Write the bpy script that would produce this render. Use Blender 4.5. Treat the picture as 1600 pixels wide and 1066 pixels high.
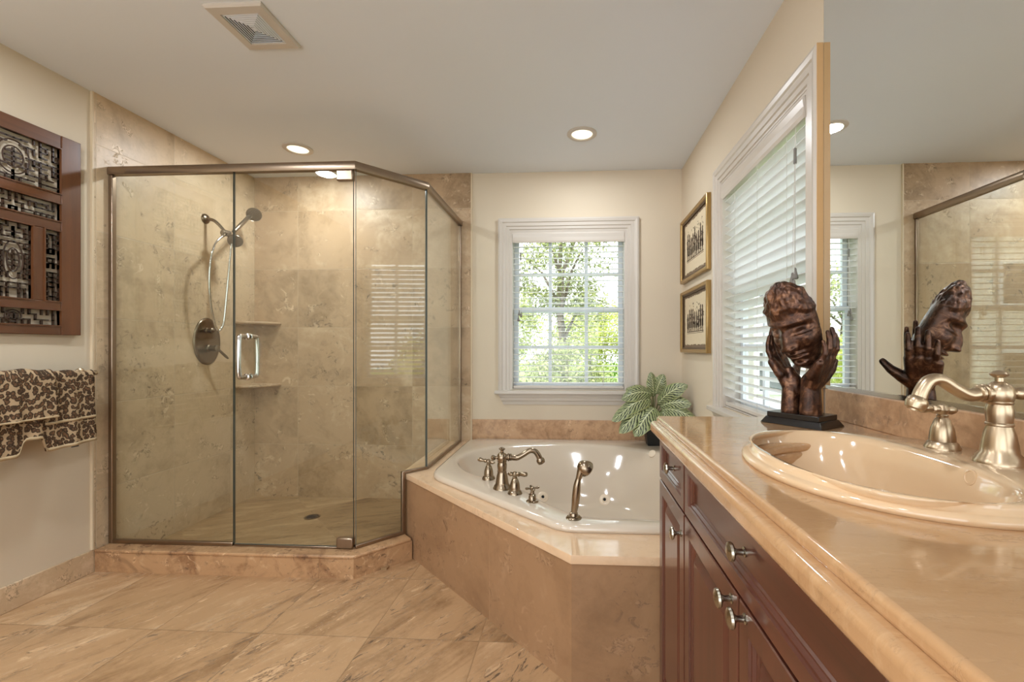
import bpy, bmesh, math, random
from math import sin, cos, pi, radians, sqrt, exp, atan2
from mathutils import Vector, Matrix
from mathutils.bvhtree import BVHTree

SC = bpy.context.scene
COL = SC.collection
for o in list(bpy.data.objects):
    bpy.data.objects.remove(o)

# ------------------------------------------------------------------ camera
CAM_H = 1.18
THETA = 0.0545
FPX, CX, CY = 690.6, 858.0, 544.5
cam = bpy.data.cameras.new('camera')
cam.sensor_width = 36.0
cam.lens = FPX / 1600 * 36.0
cam.shift_x = -(CX - 800) / 1600
cam.shift_y = (CY - 533) / 1600
cam.clip_start = 0.02
camo = bpy.data.objects.new('camera', cam)
COL.objects.link(camo)
camo.location = (0, 0, CAM_H)
camo.rotation_euler = (pi / 2, 0, THETA)
SC.camera = camo

# ------------------------------------------------------------------ world, sun, exposure
W = bpy.data.worlds.new('sky')
SC.world = W
W.use_nodes = True
bg = W.node_tree.nodes['Background']
bg.inputs['Color'].default_value = (0.90, 0.96, 1.0, 1)
bg.inputs['Strength'].default_value = 2.6
sun = bpy.data.lights.new('sun', 'SUN')
sun.energy = 3.5
sun.angle = 0.02
sun.color = (1.0, 0.95, 0.85)
suno = bpy.data.objects.new('sun', sun)
COL.objects.link(suno)
suno.rotation_euler = (radians(38), 0, radians(-38))
LAMP_W = 5.0
SC.view_settings.view_transform = 'Standard'
SC.view_settings.look = 'None'
SC.view_settings.exposure = 0.74
SC.view_settings.gamma = 1.0
SC.view_settings.use_curve_mapping = False
SC.cycles.use_denoising = True
SC.cycles.max_bounces = 10
SC.cycles.diffuse_bounces = 5
SC.cycles.transparent_max_bounces = 24
SC.cycles.sample_clamp_indirect = 6.0
SC.cycles.caustics_reflective = False
SC.cycles.caustics_refractive = False

# ------------------------------------------------------------------ room numbers (metres)
XL, XR, YB, ZC = -2.535, 0.818, 3.383, 2.533
YREAR = -2.4
WT = 0.16

# ------------------------------------------------------------------ node helpers
def lin(c):
    return tuple((x / 255 / 12.92) if x / 255 <= 0.04045 else ((x / 255 + 0.055) / 1.055) ** 2.4 for x in c) + (1.0,)

class G:
    def __init__(s, name):
        s.m = bpy.data.materials.new(name)
        s.m.use_nodes = True
        s.t = s.m.node_tree
        s.t.nodes.clear()
        s.out = s.t.nodes.new('ShaderNodeOutputMaterial')
    def n(s, typ, **kw):
        nd = s.t.nodes.new('ShaderNode' + typ)
        for k, v in kw.items():
            setattr(nd, k, v)
        return nd
    def put(s, sock, v):
        if v is None:
            return
        if isinstance(v, bpy.types.NodeSocket):
            s.t.links.new(v, sock)
        else:
            if isinstance(v, tuple) and len(v) == 3 and sock.type == 'RGBA':
                v = v + (1,)
            sock.default_value = v
    def math(s, op, a, b=None, c=None):
        nd = s.n('Math', operation=op)
        s.put(nd.inputs[0], a); s.put(nd.inputs[1], b); s.put(nd.inputs[2], c)
        return nd.outputs[0]
    def vm(s, op, a, b=None):
        nd = s.n('VectorMath', operation=op)
        s.put(nd.inputs[0], a)
        if b is not None:
            if op == 'SCALE':
                s.put(nd.inputs[3], b)
            else:
                s.put(nd.inputs[1], b)
        return nd.outputs['Value'] if op in ('DOT_PRODUCT', 'LENGTH', 'DISTANCE') else nd.outputs[0]
    def mix(s, f, a, b, blend='MIX'):
        nd = s.n('Mix', data_type='RGBA', blend_type=blend)
        s.put(nd.inputs[0], f); s.put(nd.inputs[6], a); s.put(nd.inputs[7], b)
        return nd.outputs[2]
    def ramp(s, f, stops):
        nd = s.n('ValToRGB')
        r = nd.color_ramp
        while len(r.elements) < len(stops):
            r.elements.new(0.5)
        for e, (p, c) in zip(r.elements, stops):
            e.position = p
            e.color = c if len(c) == 4 else tuple(c) + (1,)
        s.put(nd.inputs[0], f)
        return nd.outputs[0]
    def step(s, f, a, b):
        nd = s.n('MapRange', interpolation_type='SMOOTHSTEP')
        s.put(nd.inputs[0], f)
        nd.inputs[1].default_value = a; nd.inputs[2].default_value = b
        return nd.outputs[0]
    def noise(s, vec, scale, detail=4, rough=0.5, dist=0.0):
        nd = s.n('TexNoise')
        s.put(nd.inputs['Vector'], vec)
        nd.inputs['Scale'].default_value = scale
        nd.inputs['Detail'].default_value = detail
        nd.inputs['Roughness'].default_value = rough
        nd.inputs['Distortion'].default_value = dist
        return nd.outputs[0]
    def pos(s):
        return s.n('NewGeometry').outputs['Position']
    def objco(s):
        return s.n('TexCoord').outputs['Object']
    def comb(s, x, y, z):
        nd = s.n('CombineXYZ')
        s.put(nd.inputs[0], x); s.put(nd.inputs[1], y); s.put(nd.inputs[2], z)
        return nd.outputs[0]
    def sep(s, v):
        nd = s.n('SeparateXYZ'); s.put(nd.inputs[0], v)
        return nd.outputs
    def bump(s, h, strength=0.3, dist=0.01):
        nd = s.n('Bump')
        nd.inputs['Strength'].default_value = strength
        nd.inputs['Distance'].default_value = dist
        s.put(nd.inputs['Height'], h)
        return nd.outputs[0]
    def pbr(s, color=None, rough=0.5, metal=0.0, normal=None, coat=0.0, coat_rough=0.05, spec=0.5, sub=0.0):
        b = s.n('BsdfPrincipled')
        s.put(b.inputs['Base Color'], color)
        s.put(b.inputs['Roughness'], rough)
        s.put(b.inputs['Metallic'], metal)
        s.put(b.inputs['Coat Weight'], coat)
        s.put(b.inputs['Coat Roughness'], coat_rough)
        s.put(b.inputs['Specular IOR Level'], spec)
        if normal is not None:
            s.put(b.inputs['Normal'], normal)
        s.t.links.new(b.outputs[0], s.out.inputs[0])
        return b

def simple(name, rgb, rough=0.5, metal=0.0, noise=0.0, scale=20, **kw):
    g = G(name)
    c = lin(rgb)
    nrm = None
    if noise:
        f = g.noise(g.pos(), scale, 4)
        c2 = tuple(x * (1 - noise) for x in c[:3]) + (1,)
        c = g.mix(f, c2, c)
    g.pbr(c, rough, metal, nrm, **kw)
    return g.m

def travertine(name, ua, va, T, off, dark, mid, light, grout=(150, 122, 92), gw=0.003, rough=0.3, pits=1.0,
               stretch=(1, 1, 1), tone=0.5, coat=0.0, tiles=True, cloud=2.2, vein=1.0, rot=0.0, gmix=0.75):
    g = G(name)
    P = g.pos()
    vec = P
    rnd = None
    gm = None
    if tiles:
        u = g.math('ADD', g.math('DIVIDE', g.vm('DOT_PRODUCT', P, ua), T[0]), -off[0] / T[0])
        v = g.math('ADD', g.math('DIVIDE', g.vm('DOT_PRODUCT', P, va), T[1]), -off[1] / T[1])
        iu = g.math('FLOOR', u); iv = g.math('FLOOR', v)
        wn = g.n('TexWhiteNoise', noise_dimensions='3D')
        g.put(wn.inputs[0], g.comb(iu, iv, 3.3))
        rnd = wn.outputs['Value']
        shift = g.vm('SCALE', wn.outputs['Color'], 19.0)
        vec = g.vm('ADD', P, shift)
        fu = g.math('FRACT', u); fv = g.math('FRACT', v)
        du = g.math('MULTIPLY', g.math('MINIMUM', fu, g.math('SUBTRACT', 1.0, fu)), T[0])
        dv = g.math('MULTIPLY', g.math('MINIMUM', fv, g.math('SUBTRACT', 1.0, fv)), T[1])
        gm = g.math('SUBTRACT', 1.0, g.step(g.math('MINIMUM', du, dv), gw * 0.35, gw * 0.9))
    if rot:
        vec = g.comb(g.vm('DOT_PRODUCT', vec, (cos(rot), sin(rot), 0)), g.vm('DOT_PRODUCT', vec, (-sin(rot), cos(rot), 0)), g.sep(vec)[2])
    sv = g.vm('MULTIPLY', vec, stretch)
    n1 = g.noise(sv, cloud, 9, 0.6, 1.4)
    n2 = g.noise(sv, cloud * 5.0, 7, 0.62, 0.8)
    n3 = g.noise(vec, cloud * 22, 3, 0.6)
    f = g.math('ADD', g.math('MULTIPLY', n1, 0.62), g.math('ADD', g.math('MULTIPLY', n2, 0.28), g.math('MULTIPLY', n3, 0.10)))
    if rnd is not None:
        f = g.math('ADD', f, g.math('MULTIPLY', g.math('SUBTRACT', rnd, 0.5), tone * 0.36))
    c = g.ramp(f, [(0.47 - 0.11 / vein, lin(dark)), (0.47, lin(mid)), (0.53, lin(mid)), (0.53 + 0.11 / vein, lin(light))])
    # brown drifts
    dr = g.noise(sv, cloud * 1.6, 6, 0.7, 2.5)
    c = g.mix(g.math('MULTIPLY', g.step(dr, 0.53, 0.68), 0.42 * min(1.0, vein ** 2)), c, lin(tuple(int(x * 0.74) for x in dark)))
    # pits and pale fills, in patches
    patch = g.step(g.noise(sv, cloud * 0.9, 3, 0.5), 0.49, 0.62)
    pn = g.noise(sv, cloud * 9, 8, 0.72, 1.0)
    pit = g.math('MULTIPLY', g.math('MULTIPLY', g.step(pn, 0.56, 0.62), patch), pits)
    pn2 = g.noise(sv, cloud * 6, 6, 0.68, 1.6)
    fill = g.math('MULTIPLY', g.math('MULTIPLY', g.step(pn2, 0.60, 0.64), g.step(g.noise(vec, cloud * 0.8, 2), 0.50, 0.60)), pits * 0.8)
    c = g.mix(g.math('MULTIPLY', pit, 0.62), c, lin(tuple(int(x * 0.55) for x in dark)))
    c = g.mix(g.math('MULTIPLY', fill, 0.7), c, lin(tuple(min(255, int(x * 1.07)) for x in light)))
    # sparse clusters of outlined pores
    cm = g.step(g.noise(sv, cloud * 3.2, 2, 0.5, 0.8), 0.615, 0.665)
    cn = g.noise(sv, cloud * 14, 4, 0.6, 0.8)
    line = g.math('MULTIPLY', g.math('SUBTRACT', 1.0, g.step(g.math('ABSOLUTE', g.math('SUBTRACT', cn, 0.5)), 0.008, 0.026)), g.math('MULTIPLY', cm, pits))
    pale = g.math('MULTIPLY', g.step(cn, 0.53, 0.57), g.math('MULTIPLY', cm, pits))
    c = g.mix(g.math('MULTIPLY', pale, 0.4), c, lin(tuple(min(255, int(x * 1.08)) for x in light)))
    c = g.mix(g.math('MULTIPLY', line, 0.55), c, lin(tuple(int(x * 0.5) for x in dark)))
    pit = g.math('MAXIMUM', pit, line)
    h = g.math('SUBTRACT', g.math('MULTIPLY', n3, 0.12), g.math('MULTIPLY', pit, 0.8))
    if gm is not None:
        c = g.mix(g.math('MULTIPLY', gm, gmix), c, lin(grout))
        h = g.math('SUBTRACT', h, g.math('MULTIPLY', gm, 0.9))
    r = g.math('ADD', rough, g.math('MULTIPLY', pit, 0.35))
    g.pbr(c, r, 0.0, g.bump(h, 0.35, 0.004), coat=coat)
    return g.m

# ------------------------------------------------------------------ materials
D, M_, L_ = (160, 124, 92), (192, 157, 122), (216, 186, 152)
M = {}
M['floor'] = travertine('travertine_floor', (1, 0, 0), (0, 1, 0), (0.457, 0.457), (-0.835, 1.762), (142, 110, 78), (180, 145, 108), (204, 172, 136),
                        grout=(140, 114, 84), gw=0.0035, rough=0.27, stretch=(0.45, 1.5, 1), pits=1.3, cloud=2.6, vein=0.8, rot=1.0, gmix=0.6)
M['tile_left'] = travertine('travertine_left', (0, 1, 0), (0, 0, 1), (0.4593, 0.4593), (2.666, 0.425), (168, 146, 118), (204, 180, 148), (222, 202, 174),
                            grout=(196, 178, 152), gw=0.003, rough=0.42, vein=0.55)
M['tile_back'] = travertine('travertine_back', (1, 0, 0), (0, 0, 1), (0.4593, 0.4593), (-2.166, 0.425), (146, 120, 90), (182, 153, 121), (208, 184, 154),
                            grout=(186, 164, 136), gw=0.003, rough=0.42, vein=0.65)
M['shower_floor'] = travertine('travertine_pan', (0.7071, 0.7071, 0), (0.7071, -0.7071, 0), (0.70, 0.70), (0.84, -0.025), (118, 92, 62), (152, 124, 90), (182, 154, 118),
                               grout=(160, 132, 100), gw=0.003, rough=0.35, pits=0.5, stretch=(0.4, 1.6, 1), rot=0.35)
M['curb'] = travertine('travertine_curb', (1, 0, 0), (0, 1, 0), (1.22, 5), (-1.303, 1.7), (146, 108, 76), (182, 144, 106), (214, 182, 146),
                       grout=(150, 116, 84), rough=0.33, cloud=3)
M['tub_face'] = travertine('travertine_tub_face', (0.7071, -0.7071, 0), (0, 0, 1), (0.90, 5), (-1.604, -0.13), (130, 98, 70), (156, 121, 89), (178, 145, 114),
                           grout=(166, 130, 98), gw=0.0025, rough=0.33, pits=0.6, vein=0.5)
M['deck'] = travertine('travertine_deck', (1, 0, 0), (0, 1, 0), (1, 1), (0, 0), (190, 156, 122), (216, 184, 150), (230, 204, 174),
                       rough=0.10, pits=0.2, tiles=False, coat=0.3, vein=0.45)
M['counter'] = travertine('travertine_counter', (1, 0, 0), (0, 1, 0), (1, 1), (0, 0), (158, 118, 80), (184, 144, 103), (206, 171, 131),
                          rough=0.07, pits=0.2, tiles=False, coat=0.5, cloud=7, stretch=(0.5, 1.6, 1), vein=0.5)
M['splash'] = travertine('travertine_splash', (1, 0, 0), (0, 1, 0), (1.6, 5), (-0.9, 0), (164, 126, 92), (194, 156, 120), (216, 184, 150),
                         rough=0.28, pits=0.9, cloud=3.5)
M['base'] = travertine('travertine_baseboard', (0, 1, 0), (1, 0, 0), (0.457, 5), (1.3, 0), (170, 142, 110), (200, 174, 142), (220, 198, 168),
                       rough=0.35, cloud=3)
M['wall'] = simple('cream_paint', (214, 200, 178), 0.75, noise=0.03, scale=3)
M['ceil'] = simple('ceiling_paint', (226, 231, 238), 0.85, noise=0.03, scale=2)
M['trim'] = simple('white_gloss_paint', (200, 192, 182), 0.32)
M['grout_edge'] = simple('pale_caulk', (214, 196, 168), 0.6)
M['warm_lit_tan'] = simple('warm_lit_tan', (206, 164, 112), 0.4)  # warm light on the casing edge, put into the colour
M['vinyl'] = simple('white_vinyl', (222, 228, 236), 0.35)
M['nickel'] = simple('brushed_nickel', (182, 162, 136), 0.30, 1.0)
M['nickel_dark'] = simple('shower_nickel', (128, 114, 96), 0.30, 1.0)
M['nickel_tub'] = simple('tub_nickel', (150, 134, 114), 0.2, 1.0)
M['rail_metal'] = simple('brushed_rail', (150, 132, 114), 0.30, 1.0)
M['chrome'] = simple('chrome', (205, 205, 205), 0.1, 1.0)
M['knob'] = simple('pewter', (172, 166, 152), 0.24, 1.0)
M['porcelain'] = simple('biscuit_porcelain', (214, 183, 146), 0.09, coat=0.5)
M['acrylic'] = simple('cream_acrylic', (204, 190, 172), 0.10, coat=0.4)
M['black'] = simple('black_base', (22, 18, 16), 0.25)
M['pot'] = simple('black_pot', (28, 27, 26), 0.45)
M['soil'] = simple('soil', (52, 40, 30), 0.9, noise=0.5, scale=80)
M['dark_gap'] = simple('dark_void', (20, 18, 16), 0.8)
M['cord'] = simple('white_cord', (206, 202, 196), 0.6)
M['grey_cord'] = simple('tassel_grey', (120, 116, 110), 0.5)
M['gold'] = simple('gilt_frame', (176, 146, 96), 0.3, 0.8)
M['gold_dark'] = simple('dark_gilt', (88, 68, 46), 0.4, 0.5)
M['mat'] = simple('brown_mat', (128, 108, 86), 0.8)
M['paper'] = simple('cream_paper', (222, 206, 176), 0.8, noise=0.12, scale=60)
M['ink'] = simple('sepia_ink', (92, 74, 58), 0.8, noise=0.4, scale=120)
M['lens_plastic'] = simple('jet_plastic', (224, 208, 186), 0.2)
M['tag'] = simple('dark_tag', (60, 62, 70), 0.7)

def m_slat():
    g = G('white_slat')
    d = g.n('BsdfPrincipled')
    d.inputs['Base Color'].default_value = lin((244, 244, 242)); d.inputs['Roughness'].default_value = 0.4
    t = g.n('BsdfTranslucent'); t.inputs[0].default_value = lin((235, 235, 235))
    mx = g.n('MixShader'); mx.inputs[0].default_value = 0.5
    g.t.links.new(d.outputs[0], mx.inputs[1]); g.t.links.new(t.outputs[0], mx.inputs[2])
    g.t.links.new(mx.outputs[0], g.out.inputs[0])
    return g.m
M['slat'] = m_slat()

def m_glass(name, tint, refl=0.04, rough=0.0):
    g = G(name)
    tr = g.n('BsdfTransparent'); tr.inputs[0].default_value = tint
    gl = g.n('BsdfGlossy'); gl.inputs[0].default_value = (1, 1, 1, 1); gl.inputs['Roughness'].default_value = rough
    lw = g.n('LayerWeight'); lw.inputs[0].default_value = 0.5
    f = g.math('ADD', g.math('MULTIPLY', g.math('POWER', lw.outputs['Facing'], 4.0), 1 - refl), refl)
    mx = g.n('MixShader'); g.put(mx.inputs[0], f)
    g.t.links.new(tr.outputs[0], mx.inputs[1]); g.t.links.new(gl.outputs[0], mx.inputs[2])
    g.t.links.new(mx.outputs[0], g.out.inputs[0])
    return g.m
M['shower_glass'] = m_glass('shower_glass', (0.94, 0.957, 0.925, 1), 0.05)
M['glass_edge'] = simple('glass_edge', (98, 106, 102), 0.15)
M['pane'] = m_glass('window_pane', (0.97, 0.985, 0.98, 1), 0.03)

def m_mirror():
    g = G('mirror_silver')
    b = g.n('BsdfGlossy'); b.inputs[0].default_value = (0.90, 0.92, 0.90, 1); b.inputs['Roughness'].default_value = 0.0
    g.t.links.new(b.outputs[0], g.out.inputs[0])
    return g.m
M['mirror'] = m_mirror()

def m_lens():
    g = G('lamp_lens')
    e = g.n('Emission'); e.inputs[0].default_value = (1.0, 0.86, 0.58, 1); e.inputs[1].default_value = 1.25
    g.t.links.new(e.outputs[0], g.out.inputs[0])
    return g.m
M['lens'] = m_lens()

def m_wood(name, dark, light, axis, rough, coat):
    g = G(name)
    P = g.objco()
    st = {'x': (1.2, 26, 26), 'y': (26, 1.2, 26), 'z': (26, 26, 1.2)}[axis]
    n = g.noise(g.vm('MULTIPLY', P, st), 1.0, 6, 0.6, 0.6)
    n2 = g.noise(P, 3.0, 3)
    c = g.ramp(g.math('ADD', g.math('MULTIPLY', n, 0.7), g.math('MULTIPLY', n2, 0.3)), [(0.3, lin(dark)), (0.68, lin(light))])
    g.pbr(c, rough, 0, g.bump(n, 0.05, 0.002), coat=coat, coat_rough=0.12)
    return g.m
M['cherry'] = m_wood('cherry_cabinet', (66, 35, 26), (95, 50, 36), 'z', 0.28, 0.4)
M['cherry_h'] = m_wood('cherry_cabinet_cross', (66, 35, 26), (95, 50, 36), 'y', 0.28, 0.4)
M['carved'] = m_wood('carved_frame_wood', (76, 44, 23), (110, 67, 38), 'z', 0.38, 0.15)
M['carved_h'] = m_wood('carved_frame_cross', (76, 44, 23), (110, 67, 38), 'y', 0.38, 0.15)
M['fret'] = m_wood('dark_fretwork', (40, 27, 20), (66, 44, 30), 'z', 0.4, 0.1)

def m_bronze():
    g = G('bronze_patina')
    P = g.objco()
    n = g.noise(P, 38, 6, 0.65, 0.6)
    n2 = g.noise(P, 110, 4, 0.7)
    c = g.ramp(n, [(0.36, lin((46, 28, 20))), (0.52, lin((84, 54, 38))), (0.70, lin((150, 108, 80)))])
    h = g.math('ADD', g.math('MULTIPLY', n, 0.7), g.math('MULTIPLY', n2, 0.3))
    g.pbr(c, 0.34, 0.55, g.bump(h, 0.35, 0.005))
    return g.m
M['bronze'] = m_bronze()

def m_leopard():
    g = G('leopard_towel')
    P = g.objco()
    w = g.n('TexNoise'); g.put(w.inputs['Vector'], P); w.inputs['Scale'].default_value = 40
    dv = g.vm('ADD', P, g.vm('SCALE', g.vm('SUBTRACT', w.outputs[1], (0.5, 0.5, 0.5)), 0.022))
    v = g.n('TexVoronoi', feature='F1', voronoi_dimensions='2D')
    sx = g.sep(dv)
    dv = g.comb(sx[1], g.math('ADD', sx[2], g.math('MULTIPLY', sx[0], 0.7)), 0.0)
    g.put(v.inputs['Vector'], g.vm('MULTIPLY', dv, (1.0, 0.82, 1))); v.inputs['Scale'].default_value = 58
    v.inputs['Randomness'].default_value = 0.85
    d = v.outputs['Distance']
    spot = g.math('SUBTRACT', 1.0, g.step(d, 0.46, 0.56))
    core = g.math('SUBTRACT', 1.0, g.step(d, 0.22, 0.34))
    br = g.noise(P, 60, 3)
    c = g.mix(spot, lin((188, 164, 132)), lin((34, 25, 22)))
    c = g.mix(g.math('MULTIPLY', core, g.step(br, 0.35, 0.6)), c, lin((112, 80, 58)))
    fz = g.noise(P, 420, 2)
    c = g.mix(g.math('MULTIPLY', fz, 0.35), c, lin((150, 124, 98)))
    g.pbr(c, 0.95, 0, g.bump(fz, 0.5, 0.004), spec=0.1)
    return g.m
M['leopard'] = m_leopard()
M['hem'] = simple('towel_hem', (196, 172, 136), 0.9, noise=0.25, scale=300)

def m_calathea():
    g = G('calathea_leaf')
    a = g.n('Attribute'); a.attribute_name = 'luv'
    s = g.sep(a.outputs['Vector'])
    au = g.math('ABSOLUTE', s[0])
    n = g.noise(a.outputs['Vector'], 3.0, 3)
    ph = g.math('ADD', g.math('SUBTRACT', g.math('MULTIPLY', s[1], 10.0), g.math('MULTIPLY', au, 3.0)), g.math('MULTIPLY', n, 1.6))
    st = g.math('SINE', g.math('MULTIPLY', ph, 6.2832))
    st = g.math('MULTIPLY', st, g.math('SUBTRACT', 1.0, g.step(au, 0.80, 0.95)))
    c = g.mix(g.step(st, -0.75, 0.45), lin((38, 46, 32)), lin((160, 168, 124)))
    c = g.mix(g.math('MULTIPLY', g.step(n, 0.45, 0.7), 0.35), c, lin((120, 138, 72)))
    edge = g.step(au, 0.90, 0.97)
    c = g.mix(edge, c, lin((150, 156, 96)))
    rib = g.math('SUBTRACT', 1.0, g.step(au, 0.02, 0.07))
    c = g.mix(rib, c, lin((196, 200, 160)))
    g.pbr(c, 0.38)
    return g.m
M['calathea'] = m_calathea()
M['stem'] = simple('plant_stem', (96, 104, 58), 0.5)

def m_foliage(name, dark, light):
    g = G(name)
    r = g.n('NewGeometry').outputs['Random Per Island']
    c = g.ramp(r, [(0.0, lin(dark)), (1.0, lin(light))])
    d = g.n('BsdfDiffuse'); g.put(d.inputs[0], c)
    t = g.n('BsdfTranslucent'); g.put(t.inputs[0], c)
    mx = g.n('MixShader'); mx.inputs[0].default_value = 0.4
    g.t.links.new(d.outputs[0], mx.inputs[1]); g.t.links.new(t.outputs[0], mx.inputs[2])
    g.t.links.new(mx.outputs[0], g.out.inputs[0])
    return g.m
M['leaf_lime'] = m_foliage('leaf_lime', (132, 146, 62), (216, 220, 142))
M['leaf_mid'] = m_foliage('leaf_mid', (100, 108, 72), (184, 190, 134))
M['leaf_deep'] = m_foliage('leaf_deep', (62, 98, 32), (136, 172, 68))
M['bark'] = simple('bark', (112, 100, 88), 0.9, noise=0.4, scale=20)
M['lawn'] = simple('lawn', (118, 140, 66), 0.95, noise=0.35, scale=3)
M['stucco'] = simple('white_stucco', (226, 226, 222), 0.8, noise=0.05, scale=4)
M['dark_glass'] = simple('dark_glass', (66, 72, 78), 0.1)
M['rooftile'] = simple('roof_tile', (170, 150, 130), 0.8, noise=0.2, scale=12)

# ------------------------------------------------------------------ mesh builder
class MB:
    def __init__(s):
        s.v = []; s.f = []; s.mi = []; s.uv = {}
    def add(s, vs, fs, mi=0):
        b = len(s.v)
        s.v += [tuple(p) for p in vs]
        for f in fs:
            s.f.append(tuple(b + i for i in f)); s.mi.append(mi)
        return b
    def box(s, a, b, mi=0, mp=None):
        (x0, y0, z0), (x1, y1, z1) = a, b
        vs = [(x0, y0, z0), (x1, y0, z0), (x1, y1, z0), (x0, y1, z0), (x0, y0, z1), (x1, y0, z1), (x1, y1, z1), (x0, y1, z1)]
        if mp: vs = [mp(*p) for p in vs]
        s.add(vs, [(0, 3, 2, 1), (4, 5, 6, 7), (0, 1, 5, 4), (1, 2, 6, 5), (2, 3, 7, 6), (3, 0, 4, 7)], mi)
        return s
    def prism(s, poly, z0, z1, mi=0):
        n = len(poly)
        vs = [(p[0], p[1], z0) for p in poly] + [(p[0], p[1], z1) for p in poly]
        fs = [tuple(range(n))[::-1], tuple(range(n, 2 * n))] + [(i, (i + 1) % n, n + (i + 1) % n, n + i) for i in range(n)]
        s.add(vs, fs, mi)
        return s
    def rings(s, rs, cap0=True, cap1=True, close=True, mi=0):
        n = len(rs[0]); vs = [p for r in rs for p in r]; fs = []
        for k in range(len(rs) - 1):
            for i in range(n if close else n - 1):
                j = (i + 1) % n
                fs.append((k * n + i, k * n + j, (k + 1) * n + j, (k + 1) * n + i))
        if cap0: fs.append(tuple(range(n))[::-1])
        if cap1: fs.append(tuple(range((len(rs) - 1) * n, len(rs) * n)))
        s.add(vs, fs, mi)
        return s
    def lathe(s, prof, c=(0, 0, 0), axis=(0, 0, 1), n=32, mi=0, sc=(1, 1), cap=True):
        ax = Vector(axis).normalized()
        t = Vector((1, 0, 0)) if abs(ax.x) < 0.9 else Vector((0, 1, 0))
        a = (t - ax * t.dot(ax)).normalized(); b = ax.cross(a)
        c = Vector(c)
        rs = []
        for (r, h) in prof:
            r = max(r, 1e-5)
            rs.append([c + ax * h + (a * cos(2 * pi * i / n) * sc[0] + b * sin(2 * pi * i / n) * sc[1]) * r for i in range(n)])
        return s.rings(rs, cap, cap, True, mi)
    def tube(s, pts, rad, n=14, mi=0, closed=False, flat=None):
        pts = [Vector(p) for p in pts]; m = len(pts)
        rr = rad if isinstance(rad, (list, tuple)) else [rad] * m
        rs = []; up = None
        for i, p in enumerate(pts):
            if closed:
                t = (pts[(i + 1) % m] - pts[i - 1]).normalized()
            else:
                t = (pts[min(i + 1, m - 1)] - pts[max(i - 1, 0)]).normalized()
            if up is None:
                q = Vector((0, 0, 1)) if abs(t.z) < 0.9 else Vector((1, 0, 0))
                up = (q - t * q.dot(t)).normalized()
            else:
                up = (up - t * up.dot(t)).normalized()
            sd = t.cross(up)
            rs.append([p + (sd * cos(2 * pi * k / n) + up * sin(2 * pi * k / n) * (flat or 1)) * rr[i] for k in range(n)])
        if closed:
            rs.append(rs[0])
            return s.rings(rs, False, False, True, mi)
        return s.rings(rs, True, True, True, mi)
    def capsule(s, p0, p1, r0, r1, n=12, k=4):
        p0 = Vector(p0); p1 = Vector(p1)
        ax = (p1 - p0); L = max(ax.length, 1e-5); ax /= L
        pr = [(r0 * sin(pi / 2 * i / k) + 1e-5, -r0 * cos(pi / 2 * i / k)) for i in range(k + 1)]
        pr += [(r1 * cos(pi / 2 * i / k) + 1e-5, L + r1 * sin(pi / 2 * i / k)) for i in range(k + 1)]
        return s.lathe(pr, p0, ax, n)
    def chain(s, pts, rad):
        for i in range(len(pts) - 1):
            s.capsule(pts[i], pts[i + 1], rad[i], rad[i + 1])
        return s
    def frame(s, prof, a0, a1, z0, z1, mp, cap=False, mi=0):
        # prof: list of (inset, b); rectangular ring loft in the (a, z) plane, depth b
        rs = []
        for (d, b) in prof:
            rs.append([mp(a0 + d, b, z0 + d), mp(a1 - d, b, z0 + d), mp(a1 - d, b, z1 - d), mp(a0 + d, b, z1 - d)])
        if cap == 'loop':
            rs.append(rs[0])
            return s.rings(rs, False, False, True, mi)
        return s.rings(rs, True, True, True, mi)
    def plate_hole(s, outer, hole, z0, z1, mi=0):
        bm = bmesh.new()
        for loop in (outer, hole):
            vs = [bm.verts.new((p[0], p[1], z1)) for p in loop]
            for i in range(len(vs)):
                bm.edges.new((vs[i], vs[(i + 1) % len(vs)]))
        bmesh.ops.triangle_fill(bm, use_beauty=True, use_dissolve=False, edges=bm.edges[:])
        r = bmesh.ops.extrude_face_region(bm, geom=bm.faces[:])
        for e in r['geom']:
            if isinstance(e, bmesh.types.BMVert):
                e.co.z = z0
        bm.verts.index_update()
        s.add([tuple(v.co) for v in bm.verts], [tuple(v.index for v in f.verts) for f in bm.faces], mi)
        bm.free()
        return s
    def build(s, name, mats, parent=None, smooth=False, bevel=0.0, seg=2, attr=None, recalc=True):
        me = bpy.data.meshes.new(name)
        off = world_loc(parent) if parent else Vector((0, 0, 0))
        me.from_pydata([tuple(Vector(p) - off) for p in s.v], [], s.f)
        if not isinstance(mats, (list, tuple)): mats = [mats]
        for m in mats: me.materials.append(m)
        me.polygons.foreach_set('material_index', s.mi)
        if attr:
            at = me.attributes.new(attr[0], 'FLOAT_VECTOR', 'POINT')
            at.data.foreach_set('vector', [c for p in attr[1] for c in p])
        if recalc:
            bm = bmesh.new(); bm.from_mesh(me)
            bmesh.ops.recalc_face_normals(bm, faces=bm.faces[:])
            bm.to_mesh(me); bm.free()
        me.update()
        o = bpy.data.objects.new(name, me)
        COL.objects.link(o)
        if parent: o.parent = parent
        if smooth:
            for p in me.polygons: p.use_smooth = True
            if smooth != 'all':
                me.set_sharp_from_angle(angle=radians(38))
        if bevel:
            b = o.modifiers.new('bevel', 'BEVEL')
            b.width = bevel; b.segments = seg; b.limit_method = 'ANGLE'; b.angle_limit = radians(35)
            b.harden_normals = False
            for p in me.polygons: p.use_smooth = True
            me.set_sharp_from_angle(angle=radians(60))
        return o

def world_loc(o):
    v = Vector((0, 0, 0))
    while o:
        v += o.location
        o = o.parent
    return v

def thing(name, label, cat, loc=(0, 0, 0), group=None):
    o = bpy.data.objects.new(name, None)
    o.empty_display_size = 0.05
    COL.objects.link(o)
    o.location = loc
    tag(o, label, cat, group)
    return o

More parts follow.
